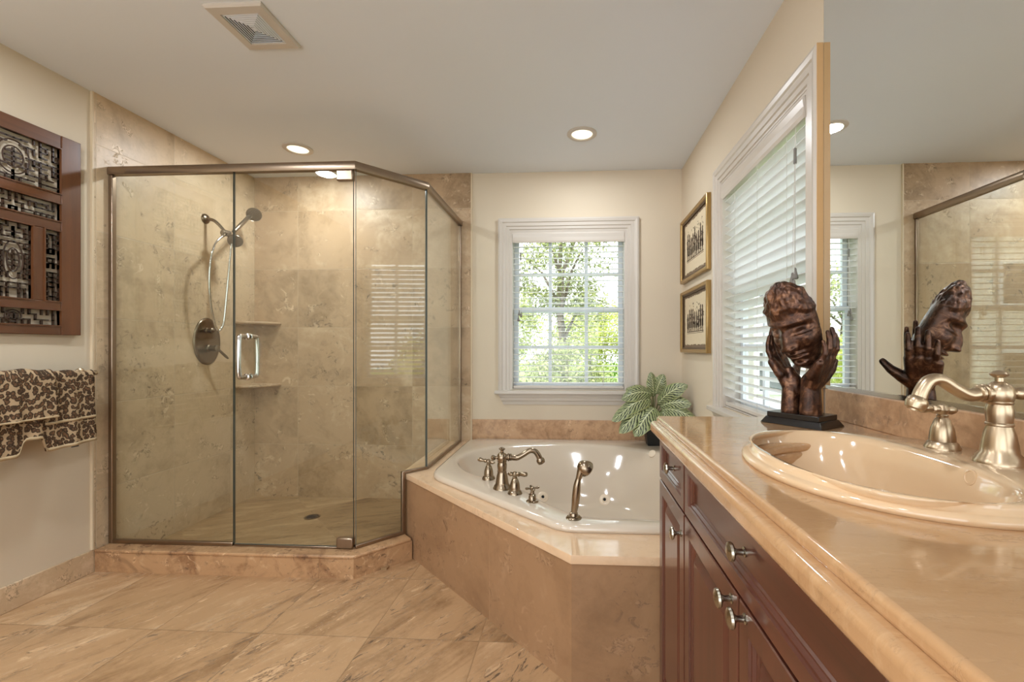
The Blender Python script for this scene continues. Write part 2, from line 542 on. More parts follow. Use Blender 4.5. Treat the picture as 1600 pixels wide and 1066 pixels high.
def tag(o, label=None, cat=None, group=None, kind=None):
    if label: o['label'] = label
    if cat: o['category'] = cat
    if group: o['group'] = group
    if kind: o['kind'] = kind
    return o

def struct(o, label, cat):
    return tag(o, label, cat, None, 'structure')

def bake(o):
    # apply the modifiers of o
    dg = bpy.context.evaluated_depsgraph_get()
    me = bpy.data.meshes.new_from_object(o.evaluated_get(dg))
    old = o.data
    o.modifiers.clear()
    o.data = me
    bpy.data.meshes.remove(old)
    for p in me.polygons: p.use_smooth = True
    return o

def smooth_loop(pts, per=8):
    out = []; n = len(pts)
    for i in range(n):
        p0, p1, p2, p3 = (Vector(pts[(i + k) % n]) for k in (-1, 0, 1, 2))
        for k in range(per):
            t = k / per
            out.append(0.5 * ((2 * p1) + (p2 - p0) * t + (2 * p0 - 5 * p1 + 4 * p2 - p3) * t * t + (3 * p1 - p0 - 3 * p2 + p3) * t ** 3))
    return out

def spline(pts, per=8):
    pts = [Vector(p) for p in pts]; n = len(pts); out = []
    for i in range(n - 1):
        p0, p1, p2, p3 = pts[max(i - 1, 0)], pts[i], pts[i + 1], pts[min(i + 2, n - 1)]
        for k in range(per):
            t = k / per
            out.append(0.5 * ((2 * p1) + (p2 - p0) * t + (2 * p0 - 5 * p1 + 4 * p2 - p3) * t * t + (3 * p1 - p0 - 3 * p2 + p3) * t ** 3))
    out.append(pts[-1])
    return out

def round_poly(poly, radii, n=6):
    out = []; m = len(poly)
    for i in range(m):
        p = Vector(poly[i]).to_2d(); a = Vector(poly[i - 1]).to_2d(); b = Vector(poly[(i + 1) % m]).to_2d()
        r = radii[i] if isinstance(radii, (list, tuple)) else radii
        if r <= 0:
            out.append(p); continue
        u = (a - p).normalized(); w = (b - p).normalized()
        p0 = p + u * r; p2 = p + w * r
        for k in range(n + 1):
            t = k / n
            out.append(p0 * (1 - t) ** 2 + p * 2 * t * (1 - t) + p2 * t * t)
    return out

def resample(loop, n, c):
    # n points of a star-shaped loop, by angle round c
    m = len(loop); out = []
    for k in range(n):
        a = 2 * pi * k / n; d = Vector((cos(a), sin(a))); best = None
        for i in range(m):
            p = Vector(loop[i]).to_2d() - c; q = Vector(loop[(i + 1) % m]).to_2d() - c
            e = q - p; den = d.x * e.y - d.y * e.x
            if abs(den) < 1e-12: continue
            t = (p.x * e.y - p.y * e.x) / den; u = (p.x * d.y - p.y * d.x) / den
            if t > 0 and -1e-6 <= u <= 1 + 1e-6 and (best is None or t > best): best = t
        out.append(c + d * best)
    return out

# ================================================================== STRUCTURE
def wall_with_hole(mb, mp, a0, a1, z0, z1, h=None, t=WT):
    if h is None:
        mb.box((a0, 0, z0), (a1, t, z1), 0, mp); return
    h0, h1, g0, g1 = h
    mb.box((a0, 0, z0), (h0, t, z1), 0, mp)
    mb.box((h1, 0, z0), (a1, t, z1), 0, mp)
    mb.box((h0, 0, z0), (h1, t, g0), 0, mp)
    mb.box((h0, 0, g1), (h1, t, z1), 0, mp)

mp_back = lambda a, b, z: (a, YB + b, z)
mp_right = lambda a, b, z: (XR + b, a, z)
mp_left = lambda a, b, z: (XL - b, a, z)
mp_rear = lambda a, b, z: (a, YREAR - b, z)
WZ0, WZ1 = 0.862, 2.08
WB = (-0.479, 0.400)
WR = (1.582, 2.465)

o = MB().box((XL, YREAR, -0.12), (XR, YB, 0)).build('floor', M['floor']); struct(o, 'beige travertine floor tiles laid square to the walls', 'floor')
o = MB().box((XL - WT, YREAR - WT, ZC), (XR + WT, YB + WT, ZC + 0.12)).build('ceiling', M['ceil']); struct(o, 'pale flat painted ceiling', 'ceiling')
mb = MB(); wall_with_hole(mb, mp_back, XL - WT, XR + WT, -0.12, ZC, (WB[0], WB[1], WZ0, WZ1))
struct(mb.build('wall_back', M['wall']), 'cream painted end wall behind the tub', 'wall')
mb = MB(); wall_with_hole(mb, mp_right, YREAR, YB, -0.12, ZC, (WR[0], WR[1], WZ0, WZ1))
struct(mb.build('wall_right', M['wall']), 'cream painted wall beside the vanity', 'wall')
mb = MB(); wall_with_hole(mb, mp_left, YREAR, YB, -0.12, ZC, (-2.3, -0.8, 0.15, 2.4))
struct(mb.build('wall_left', M['wall']), 'cream painted wall with the carved panel and towels', 'wall')
mb = MB(); wall_with_hole(mb, mp_rear, XL - WT, XR + WT, -0.12, ZC, (-2.3, 0.6, 0.15, 2.35))
struct(mb.build('wall_rear', M['wall']), 'cream painted wall behind the camera', 'wall')

# unseen window behind the camera, added to let in fill daylight
wr = MB()
wr.frame([(0, 0.03), (0, 0.09), (0.06, 0.09), (0.06, 0.03)], -2.3, 0.6, 0.15, 2.35, mp_rear, 'loop')
for a in (-1.3, -0.5):
    wr.box((a - 0.02, 0.04, 0.20), (a + 0.02, 0.08, 2.30), 0, mp_rear)
struct(wr.build('window_3', M['trim']), 'unseen wide window added behind the camera for fill light', 'window')

o = MB().box((0.7925, 1.4845, 0.97), (XR - 0.005, 1.4868, 2.176)).build('trim_6', M['warm_lit_tan']); struct(o, 'added tan strip painting warm light on the casing edge beside the mirror', 'trim')  # added strip; its tan stands in for warm light on the casing side
wl = MB()  # second unseen window, added in the left wall for more fill daylight
wl.frame([(0, 0.03), (0, 0.09), (0.06, 0.09), (0.06, 0.03)], -2.3, -0.8, 0.15, 2.4, mp_left, 'loop')
wl.box((-1.57, 0.04, 0.21), (-1.53, 0.08, 2.34), 0, mp_left)
struct(wl.build('window_4', M['trim']), 'unseen tall window added in the left wall behind the camera for fill light', 'window')

# shower tiling
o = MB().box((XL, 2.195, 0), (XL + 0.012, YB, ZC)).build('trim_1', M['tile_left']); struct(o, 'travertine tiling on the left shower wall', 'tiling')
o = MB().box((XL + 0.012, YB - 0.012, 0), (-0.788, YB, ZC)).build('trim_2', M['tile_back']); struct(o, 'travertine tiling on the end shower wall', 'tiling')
o = MB().box((XL, 2.187, 0.12), (XL + 0.014, 2.195, ZC)).build('trim_3', M['grout_edge']); struct(o, 'pale edge strip beside the left shower tiling', 'trim')
o = MB().box((-0.788, YB - 0.014, 0.475), (-0.779, YB, ZC)).build('trim_4', M['grout_edge']); struct(o, 'pale edge strip beside the end shower tiling', 'trim')
o = MB().box((-0.779, YB - 0.014, 0.462), (XR, YB, 0.633)).build('trim_5', M['splash'], bevel=0.003); struct(o, 'travertine upstand behind the tub', 'tiling')
mbp = MB().box((XL + 0.012, 2.30, 0.0), (-0.99, YB - 0.012, 0.01))
o = mbp.build('floor_shower', M['shower_floor']); struct(o, 'travertine shower floor laid diagonally', 'floor')
o = MB().box((XL, YREAR, 0), (XL + 0.012, 2.199, 0.118)).build('baseboard_left', M['base'], bevel=0.003); struct(o, 'pale travertine baseboard along the left wall', 'baseboard')

# ------------------------------------------------------------------ windows and blinds
def window(n, mp, a0, a1, label, stool_ext=0.024):
    w = MB()
    ca = 0.095
    # casing: stepped picture-frame moulding, open at the sill
    prof = [(0, 0.0), (0, -0.026), (0.012, -0.030), (0.028, -0.026), (0.034, -0.020), (0.058, -0.020), (0.062, -0.014), (0.082, -0.014), (0.086, -0.008), (ca, -0.008), (ca, 0.0)]
    A0, A1, Z1 = a0 - ca, a1 + ca, WZ1 + ca
    rs = []
    for (d, b) in prof:
        rs.append([mp(A0 + d, b, WZ0 - 0.004), mp(A0 + d, b, Z1 - d), mp(A1 - d, b, Z1 - d), mp(A1 - d, b, WZ0 - 0.004)])
    w.rings(rs, False, False, False)
    win = w.build('window_%d' % n, M['trim'], recalc=True)
    struct(win, label, 'window')
    # reveal lining
    r = MB(); e = 0.012
    r.box((a0 - 0.001, -0.006, WZ0), (a0 + e, WT, WZ1), 0, mp); r.box((a1 - e, -0.006, WZ0), (a1 + 0.001, WT, WZ1), 0, mp)
    r.box((a0 + e, -0.006, WZ1 - e), (a1 - e, WT, WZ1 + 0.001), 0, mp)
    r.build('reveal', M['trim'], win)
    s = MB()
    s.box((A0 - stool_ext, -0.062, WZ0 - 0.028), (A1 + stool_ext, 0.0, WZ0 - 0.004), 0, mp)
    s.box((a0 + 0.001, 0.0, WZ0 - 0.028 + 0.03), (a1 - 0.001, WT, WZ0 + 0.008), 0, mp)
    s.build('sill', M['trim'], win, bevel=0.007, seg=3)
    ap = MB()
    pr = [(0.0, -0.034), (-0.026, -0.030), (-0.034, -0.024), (-0.052, -0.022), (-0.060, -0.014), (-0.085, -0.010)]
    rs = []
    for (dz, b) in pr:
        i = -dz * 0.45
        rs.append([mp(A0 + i, 0, WZ0 - 0.028 + dz), mp(A0 + i, b, WZ0 - 0.028 + dz), mp(A1 - i, b, WZ0 - 0.028 + dz), mp(A1 - i, 0, WZ0 - 0.028 + dz)])
    ap.rings(rs, True, True, True)
    ap.build('apron', M['trim'], win)
    # sashes
    zm = 1.483
    for (nm, z0, z1, b0) in (('upper_sash', zm - 0.02, WZ1 - 0.014, 0.118), ('lower_sash', WZ0 + 0.012, zm + 0.02, 0.088)):
        f = MB()
        fr = 0.036
        f.frame([(0, b0), (0, b0 + 0.028), (fr, b0 + 0.028), (fr, b0)], a0 + 0.013, a1 - 0.013, z0, z1, mp, 'loop')
        W_ = a1 - a0 - 0.026
        for k in (1, 2):
            c = a0 + 0.013 + W_ * k / 3
            f.box((c - 0.013, b0 + 0.004, z0 + fr), (c + 0.013, b0 + 0.024, z1 - fr), 0, mp)
        c = (z0 + z1) / 2
        f.box((a0 + 0.049, b0 + 0.005, c - 0.013), (a1 - 0.049, b0 + 0.023, c + 0.013), 0, mp)
        so = f.build(nm, M['vinyl'], win)
        g = MB().box((a0 + 0.045, b0 + 0.013, z0 + fr - 0.004), (a1 - 0.045, b0 + 0.016, z1 - fr + 0.004), 0, mp)
        g.build('glass', M['pane'], so)
    return win

def blind(mp, a0, a1, label, base, cord_a, tilt, group):
    t = thing('window_blind', label, 'blind', base, group)
    a0 += 0.014; a1 -= 0.014
    ztop = 1.99
    v = MB()
    rs = []
    for (b, z) in ((0.0, 2.066), (-0.012, 2.066), (-0.016, 2.056), (-0.012, 2.030), (-0.014, 2.004), (-0.010, ztop), (0.0, ztop)):
        rs.append([mp(a0, b, z), mp(a1, b, z)])
    vs = [p for r in rs for p in r]; n = len(rs)
    fs = [(2 * i, 2 * i + 1, 2 * ((i + 1) % n) + 1, 2 * ((i + 1) % n)) for i in range(n)]
    fs += [tuple(2 * i for i in range(n)), tuple(2 * i + 1 for i in range(n))]
    v.add(vs, fs)
    v.build('valance', M['trim'], t)
    MB().box((a0, 0.004, 2.02), (a1, 0.056, 2.066), 0, mp).build('headrail', M['trim'], t)
    s = MB()
    zs = []
    z = 1.965
    while z > 0.905:
        zs.append(z); z -= 0.0437
    for z in zs:
        pr = [(-0.025, 0.0), (-0.012, 0.0018), (0.0, 0.0024), (0.012, 0.0018), (0.025, 0.0)]
        top = [(0.030 + b, z + h + b * tilt) for b, h in pr]
        bot = [(b, zz - 0.003) for b, zz in top[::-1]]
        lo = top + bot
        s.rings([[mp(a0 + 0.003, b, zz) for b, zz in lo], [mp(a1 - 0.003, b, zz) for b, zz in lo]], True, True, True)
    s.build('slats', M['slat'], t)
    MB().box((a0 + 0.003, 0.006, 0.872), (a1 - 0.003, 0.054, 0.892), 0, mp).build('bottom_rail', M['trim'], t, bevel=0.004)
    L = a1 - a0
    for k in (0.18, 0.50, 0.82):
        c = MB(); aa = a0 + L * k
        for b in (0.003, 0.057):
            c.tube([mp(aa, b, 2.02), mp(aa, b, 0.888)], 0.0009, 6)
        c.build('ladder_cord', M['cord'], t)
    pc = MB()
    tz = []
    for i, (da, zb) in enumerate(((-0.010, 1.470), (0.006, 1.455), (-0.014, 1.425))):
        pc.tube([mp(cord_a, -0.004, 1.995), mp(cord_a + da * 0.15, -0.006, 1.9), mp(cord_a + da, -0.010 - i * 0.003, zb)], 0.0011, 6)
        tz.append((cord_a + da, -0.010 - i * 0.003, zb))
    pco = pc.build('pull_cord', M['cord'], t)
    MB().lathe([(0.003, 0.03), (0.0055, 0.027), (0.0055, -0.027), (0.003, -0.03)], mp(cord_a + 0.0, -0.006, 1.885), (0, 0, 1), 12).build('cord_joiner', M['grey_cord'], pco, smooth=True)
    for (a, b, z) in tz:
        MB().lathe([(0.0015, 0.012), (0.004, 0.008), (0.0045, 0.0), (0.009, -0.018), (0.0105, -0.026), (0.008, -0.030)], mp(a, b, z - 0.008), (0, 0, 1), 14).build('tassel', M['grey_cord'], pco, smooth=True)
    return t

window(1, mp_back, WB[0], WB[1], 'white cased double-hung window above the tub')
window(2, mp_right, WR[0], WR[1], 'white cased double-hung window beside the mirror', 0.0)
blind(mp_back, WB[0], WB[1], 'white slatted blind in the window above the tub, trees showing through', (-0.04, YB, 0.87), WB[0] + 0.075, 0.07, 'white wooden blinds')
blind(mp_right, WR[0], WR[1], 'white slatted blind seen steeply, in the window between pictures and mirror', (XR, 2.02, 0.87), WR[0] + 0.085, -0.45, 'white wooden blinds')

# ================================================================== SHOWER
# curb
CORN = Vector((-1.120, 2.199)); CORN2 = Vector((-0.9005, 2.4285))
t = thing('shower_curb', 'low travertine curb under the front shower glass, with one angled corner', 'curb', (-1.7, 2.25, 0))
ins = 0.085
cpoly = [(XL + 0.013, 2.199), tuple(CORN), tuple(CORN2), (CORN2.x - 0.09, CORN2.y + 0.09), (-1.16, 2.32), (XL + 0.013, 2.32)]
MB().prism(cpoly, 0.0, 0.103).build('riser', M['curb'], t)
cp2 = [(XL + 0.013, 2.193), (CORN.x + 0.003, 2.193), (CORN2.x - 0.001, CORN2.y - 0.007), (CORN2.x - 0.09, CORN2.y + 0.082), (-1.16, 2.32), (XL + 0.013, 2.32)]
MB().prism(cp2, 0.103, 0.12).build('cap', M['curb'], t, bevel=0.006, seg=3)

# enclosure
YG = 2.278; GX1 = -1.152; G2 = Vector((-0.872, 2.588)); ZG = 2.168; ZS = 0.12; ZD = 0.462
t = thing('shower_enclosure', 'frameless glass shower enclosure with metal header rail and angled corner', 'shower enclosure', (-1.7, 2.28, 0.12))
SE = t
def gpanel(p, q, zb, zt, name, par, th=0.010, poly=None):
    p = Vector(p).to_2d(); q = Vector(q).to_2d()
    d = (q - p).normalized(); nn = Vector((d.y, -d.x)) * th / 2
    L = (q - p).length
    pts = poly or [(0, zb), (L, zb), (L, zt), (0, zt)]
    m = MB(); k = len(pts)
    A = [(p.x + d.x * s + nn.x, p.y + d.y * s + nn.y, z) for s, z in pts]
    B = [(p.x + d.x * s - nn.x, p.y + d.y * s - nn.y, z) for s, z in pts]
    m.add(A + B, [tuple(range(k))], 0)
    m.f.append(tuple(range(2 * k - 1, k - 1, -1))); m.mi.append(0)
    for i in range(k):
        j = (i + 1) % k
        m.f.append((i, k + i, k + j, j)); m.mi.append(1)
    return m.build(name, [M['shower_glass'], M['glass_edge']], par, recalc=True)
XD0, XD1 = -1.815, -1.160
gpanel((XL + 0.03, YG), (-1.821, YG), ZS + 0.004, ZG - 0.03, 'glass_panel', SE)
door = gpanel((XD0, YG), (XD1, YG), ZS + 0.012, ZG - 0.034, 'door', SE)
# diagonal panel, notched over the tub deck
dv = (G2 - Vector((GX1, YG)));  Ld = dv.length
Lk = Ld * 0.62
gpanel((GX1, YG), G2, 0, 0, 'glass_panel', SE, poly=[(0.004, ZS + 0.004), (Lk, ZS + 0.004), (Lk, ZD + 0.006), (Ld - 0.006, ZD + 0.006), (Ld - 0.006, ZG - 0.03), (0.004, ZG - 0.03)])
gpanel(G2, (G2.x, YB - 0.02), ZD + 0.006, ZG - 0.03, 'glass_panel', SE)
def bar(p, q, z0, z1, w, name, mat=M['rail_metal'], bev=0.004):
    p = Vector(p).to_2d(); q = Vector(q).to_2d()
    d = (q - p).normalized(); nn = Vector((d.y, -d.x)) * w / 2
    m = MB().prism([p + nn, q + nn, q - nn, p - nn], z0, z1)
    return m.build(name, mat, SE, bevel=bev)
# header: one rail following the three sides
path = [Vector((XL + 0.013, YG)), Vector((GX1, YG)), G2, Vector((G2.x, YB - 0.013))]
prof = [(-0.017, 0), (-0.019, 0.010), (-0.019, 0.032), (-0.012, 0.044), (0.0, 0.047), (0.012, 0.044), (0.019, 0.032), (0.019, 0.010), (0.017, 0), (0.008, 0.004), (-0.008, 0.004)]
rs = []
for i, p in enumerate(path):
    d0 = (p - path[i - 1]).normalized() if i else (path[1] - p).normalized()
    d1 = (path[i + 1] - p).normalized() if i < 3 else d0
    n0 = Vector((d0.y, -d0.x)); n1 = Vector((d1.y, -d1.x))
    nb = (n0 + n1).normalized(); k = 1 / max(0.3, nb.dot(n0))
    rs.append([(p.x + nb.x * s * k, p.y + nb.y * s * k, ZG - 0.045 + h) for s, h in prof])
MB().rings(rs).build('header_rail', M['rail_metal'], SE, smooth=True)
bar((XL + 0.013, YG), (XL + 0.036, YG), ZS, ZG - 0.044, 0.026, 'wall_channel')
bar((G2.x, YB - 0.030), (G2.x, YB - 0.013), ZD, ZG - 0.044, 0.02, 'wall_channel')
bar((XL + 0.036, YG), (-1.821, YG), ZS, ZS + 0.021, 0.022, 'sill_channel')
bar((XD0, YG), (XD1 - 0.07, YG), ZS + 0.001, ZS + 0.010, 0.016, 'threshold', M['rail_metal'], 0.002)
pk = Vector((GX1, YG)) + dv.normalized() * (Lk + 0.004)
bar((GX1, YG), pk, ZS, ZS + 0.019, 0.022, 'sill_channel')
bar(pk - dv.normalized() * 0.004, pk + dv.normalized() * 0.016, ZS, ZD + 0.016, 0.024, 'tub_channel')
bar(pk + dv.normalized() * 0.012, G2, ZD, ZD + 0.016, 0.022, 'deck_channel')
bar(G2, (G2.x, YB - 0.030), ZD, ZD + 0.016, 0.022, 'deck_channel')
for z in (ZS + 0.004, ZG - 0.103):
    MB().box((XD1 - 0.088, YG - 0.016, z), (XD1 + 0.002, YG + 0.016, z + 0.056)).build('hinge', M['rail_metal'], door, bevel=0.006)
# looped pull, both sides of the door glass
h = MB()
hx = -1.740; hz0, hz1 = 1.028, 1.243
for sgn in (-1, 1):
    y0 = YG + sgn * 0.006; y1 = YG + sgn * 0.066
    pts = spline([(hx, y0, hz1), (hx, y0 + (y1 - y0) * 0.7, hz1), (hx, y1, hz1 - 0.022), (hx, y1, hz0 + 0.022), (hx, y0 + (y1 - y0) * 0.7, hz0), (hx, y0, hz0)], 6)
    h.tube(pts, 0.0115, 14)
    for z in (hz0, hz1):
        h.lathe([(0.013, 0), (0.0175, 0.002), (0.0175, 0.009), (0.013, 0.012)], (hx, y0, z), (0, sgn, 0), 18)
h.build('handle', M['chrome'], door, smooth=True)
door['label'] = 'hinged glass door panel with a looped pull'

# shelves
def shelf(z, label):
    t = thing('corner_shelf', label, 'shelf', (XL + 0.012, YB - 0.012, z), 'stone corner shelves')
    c = Vector((XL + 0.012, YB - 0.012)); R = 0.222
    def arc(r): return [(c.x, c.y)] + [(c.x + r * sin(a), c.y - r * cos(a)) for a in [pi / 2 * i / 20 for i in range(21)]]
    m = MB(); rs = []
    for r, zz in ((R - 0.012, 0.0), (R - 0.003, 0.004), (R, 0.012), (R - 0.003, 0.020), (R - 0.012, 0.024)):
        rs.append([(x, y, z - 0.024 + zz) for x, y in arc(r)])
    m.rings(rs).build('slab', M['tile_back'], t, smooth=True)
shelf(1.385, 'upper quarter-round stone shelf in the shower corner')
shelf(0.905, 'lower quarter-round stone shelf in the shower corner')

# shower valve (oval plate on the left wall)
XT = XL + 0.012
t = thing('shower_valve', 'oval metal valve plate with a small knob and a lever on the shower wall', 'shower valve', (XT, 2.915, 1.228))
MB().lathe([(1.0, 0), (1.0, 0.004), (0.93, 0.010), (0.85, 0.011), (0.80, 0.008), (0.02, 0.008)], (XT, 2.915, 1.228), (1, 0, 0), 48, 0, (1, 1)).build('x', M['nickel_dark'], t)
pl = bpy.data.objects['x']
for v in pl.data.vertices:
    v.co.y *= 0.112; v.co.z *= 0.162
pl.name = 'plate'
for p in pl.data.polygons: p.use_smooth = True
MB().lathe([(0.020, 0.008), (0.020, 0.016), (0.014, 0.020), (0.013, 0.036), (0.019, 0.040), (0.019, 0.052), (0.010, 0.062), (0.001, 0.064)], (XT, 2.905, 1.302), (1, 0, 0), 24).build('diverter_knob', M['nickel_dark'], t, smooth=True)
lv = MB().lathe([(0.028, 0.008), (0.027, 0.022), (0.020, 0.028), (0.018, 0.060), (0.022, 0.064), (0.022, 0.078), (0.012, 0.086), (0.001, 0.087)], (XT, 2.915, 1.180), (1, 0, 0), 24)
lv.tube([(XT + 0.070, 2.915, 1.180), (XT + 0.082, 2.94, 1.155), (XT + 0.092, 2.968, 1.125), (XT + 0.096, 2.985, 1.108)], [0.010, 0.008, 0.0095, 0.006], 14)
lv.build('lever', M['nickel_dark'], t, smooth=True)

# shower head assembly
t = thing('shower_head_set', 'twin shower head set with looping hose on the tiled wall', 'shower head', (XT, 2.90, 2.06))
MB().lathe([(0.034, 0), (0.034, 0.004), (0.028, 0.012), (0.014, 0.018), (0.011, 0.019)], (XT, 2.902, 2.070), (1, 0, 0), 28).build('flange', M['nickel_dark'], t, smooth=True)
arm = spline([(XT + 0.01, 2.902, 2.070), (XT + 0.06, 2.902, 2.058), (XT + 0.10, 2.902, 2.025), (XT + 0.135, 2.903, 1.985)], 8)
MB().tube(arm, 0.0105, 14).build('arm', M['nickel_dark'], t, smooth=True)
dvx = Vector((XT + 0.145, 2.905, 1.970))
dm = MB().lathe([(0.010, -0.03), (0.019, -0.026), (0.021, 0.0), (0.019, 0.026), (0.010, 0.03)], dvx, (0.2, 0.9, 0.1), 20)
dm.lathe([(0.012, 0), (0.016, 0.01), (0.016, 0.03), (0.010, 0.036)], dvx, (0.75, 0.2, -0.5), 18)
dm.tube([dvx, dvx + Vector((0.01, -0.045, -0.035))], [0.013, 0.009], 12)
dm.build('diverter', M['nickel_dark'], t, smooth=True)
def head(c, ax, R, name):
    m = MB().lathe([(0.010, -0.055), (0.014, -0.045), (0.020, -0.035), (R * 0.85, -0.012), (R, -0.004), (R, 0.006), (R * 0.94, 0.010), (R * 0.9, 0.008), (0.001, 0.008)], c, ax, 30)
    ax = Vector(ax).normalized()
    a = ax.orthogonal().normalized(); b = ax.cross(a)
    for rr, nn in ((0.22, 6), (0.48, 12), (0.74, 18)):
        for k in range(nn):
            q = Vector(c) + ax * 0.008 + (a * cos(2 * pi * k / nn) + b * sin(2 * pi * k / nn)) * R * rr
            m.lathe([(0.003, -0.001), (0.0025, 0.003), (0.0005, 0.004)], q, ax, 6)
    return m.build(name, M['nickel_dark'], t, smooth=True)
head((-2.335, 2.935, 1.925), (0.55, -0.62, -0.55), 0.046, 'fixed_head')
hc = Vector((-2.335, 3.115, 2.160)); hax = Vector((0.55, -0.62, -0.55)).normalized()
hs = head(hc, hax, 0.050, 'hand_shower')
hh = spline([dvx + Vector((0.03, 0.03, 0.015)), dvx + Vector((0.035, 0.09, 0.08)), hc - hax * 0.045 + Vector((0, -0.04, -0.04)), hc - hax * 0.03], 8)
MB().tube(hh, [0.012] * 6 + [0.014] * (len(hh) - 12) + [0.012] * 6, 14).build('hand_grip', M['nickel_dark'], hs, smooth=True)
p0 = dvx + Vector((0.01, -0.04, -0.03)); p1 = dvx + Vector((0.03, 0.03, 0.0))
hose = spline([p0, (-2.372, 2.800, 1.86), (-2.385, 2.778, 1.70), (-2.40, 2.800, 1.50), (-2.41, 2.850, 1.34), (-2.41, 2.885, 1.302), (-2.40, 2.912, 1.36), (-2.385, 2.920, 1.55), (-2.37, 2.925, 1.75), (-2.36, 2.93, 1.88), p1], 12)
MB().tube(hose, 0.0072, 10).build('hose', M['chrome'], t, smooth=True)

# drain
t = thing('shower_drain', 'round metal drain in the shower floor', 'drain', (-1.808, 2.972, 0.01))
MB().lathe([(0.052, 0.0), (0.052, 0.003), (0.045, 0.004), (0.040, 0.002), (0.001, 0.0015)], (-1.808, 2.972, 0.0095), (0, 0, 1), 36).build('flange', M['nickel_dark'], t, smooth=True)
dg = MB()
for k in range(-3, 4):
    hw = sqrt(max(0, 0.038 ** 2 - (k * 0.010) ** 2))
    dg.box((-1.808 - hw, 2.972 + k * 0.010 - 0.0025, 0.0112), (-1.808 + hw, 2.972 + k * 0.010 + 0.0025, 0.0135))
dg.build('grate', M['dark_gap'], t)

# ================================================================== TUB
LINE = 1.5285
dk = [(-0.994, YB - 0.012), (-0.994, LINE + 0.994 + 0.0), (-0.0085, 1.537), (XR - 0.003, 1.537), (XR - 0.003, YB - 0.001), (-0.78, YB - 0.001), (-0.789, YB - 0.013)]
t = thing('tub_surround', 'travertine-clad tub platform with polished deck and one angled side', 'tub surround', (0.0, 2.4, 0))
fa = 0.006
fpoly = [(-0.990, YB - 0.014), (-0.990, LINE + 0.990 + 0.012), (-0.0085 + fa * 0.4, 1.537 + fa), (XR - 0.003, 1.537 + fa), (XR - 0.003, 1.60), (0.05, 1.60), (-0.93, 2.58), (-0.93, YB - 0.014)]
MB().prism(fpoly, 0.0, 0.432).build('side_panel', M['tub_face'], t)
BO = [(-0.72, 2.72), (-0.605, 2.475), (-0.42, 2.315), (-0.24, 2.150), (-0.125, 1.985), (0.03, 1.838), (0.2, 1.815), (0.48, 1.815), (0.61, 1.93), (0.655, 2.35), (0.64, 2.78), (0.52, 3.00), (0.247, 3.165), (-0.119, 3.21), (-0.50, 3.125), (-0.665, 2.96)]
BOs = smooth_loop([(x, y, 0) for x, y in BO], 5)
BC = Vector((0.02, 2.50))
NB = 96
bas = resample(BOs, NB, BC)
hole = [BC + (p - BC) * 1.03 for p in bas]
MB().plate_hole(dk, [tuple(p) for p in hole], 0.430, 0.461).build('deck', M['deck'], t, bevel=0.011, seg=4)

t = thing('bathtub', 'cream corner jetted bathtub dropped into the travertine deck', 'bathtub', (0.0, 2.45, 0.461))
RO = round_poly([(-0.792, 2.405), (-0.045, 1.722), (0.02, 1.722), (0.735, 1.722), (0.755, 3.362), (-0.792, 3.362)], [0.10, 0.06, 0.04, 0.08, 0.06, 0.03], 8)
rim = resample(RO, NB, BC)
def lerp(a, b, k): return [p + (q - p) * k for p, q in zip(a, b)]
def at(loop, z): return [(p.x, p.y, z) for p in loop]
def scaled(k, dx=0, dy=0): return [BC + Vector((dx, dy)) + (p - BC) * k for p in bas]
# rounded small floor outline
fl = [BC + Vector((0.03, 0.06)) + Vector((cos(2 * pi * i / NB) * 0.42, sin(2 * pi * i / NB) * 0.42)) for i in range(NB)]
rs = [at([BC + (p - BC) * 0.985 for p in rim], 0.4612), at(rim, 0.4615), at(rim, 0.474), at([BC + (p - BC) * 0.992 for p in rim], 0.487), at([BC + (p - BC) * 0.975 for p in rim], 0.4915),
      at(lerp(rim, bas, 0.6), 0.490), at(lerp(rim, bas, 0.9), 0.488), at(bas, 0.483), at(scaled(0.985), 0.470), at(scaled(0.96), 0.42)]
for k, z in ((0.15, 0.36), (0.35, 0.27), (0.55, 0.19), (0.72, 0.14), (0.86, 0.112), (1.0, 0.10)):
    rs.append(at(lerp(scaled(0.94), fl, k), z))
rs.append(at([BC + (p - BC) * 0.3 for p in fl], 0.095))
tubm = MB().rings(rs, False, True, True)
tub = tubm.build('shell', M['acrylic'], t, smooth='all')
bvh_t = BVHTree.FromPolygons([Vector(p) for p in tubm.v], tubm.f)
def ray(px, py):
    u = (px - CX) / FPX; w = -(py - CY) / FPX
    c, s = cos(THETA), sin(THETA)
    return Vector((0, 0, CAM_H)), Vector((u * c - s, u * s + c, w)).normalized()
def hit(bvh, px, py):
    o_, d_ = ray(px, py)
    p, n, i, dd = bvh.ray_cast(o_, d_)
    if n.dot(d_) > 0: n = -n
    return p, n
for (px, py) in ((848, 777), (945, 781)):
    p, n = hit(bvh_t, px, py)
    j = MB().lathe([(0.038, -0.003), (0.038, 0.003), (0.034, 0.005), (0.020, 0.004), (0.019, 0.008), (0.012, 0.009), (0.010, 0.002), (0.001, 0.001)], p, n, 28)
    jo = j.build('jet', M['lens_plastic'], t, smooth=True)
    MB().lathe([(0.0095, 0.001), (0.0095, 0.0062), (0.001, 0.0064)], p, n, 16).build('nozzle', M['dark_gap'], jo, smooth=True)
p, n = hit(bvh_t, 1019, 709)
MB().lathe([(0.026, -0.002), (0.026, 0.003), (0.022, 0.005), (0.001, 0.006)], p, n, 24).build('air_button', M['lens_plastic'], t, smooth=True)

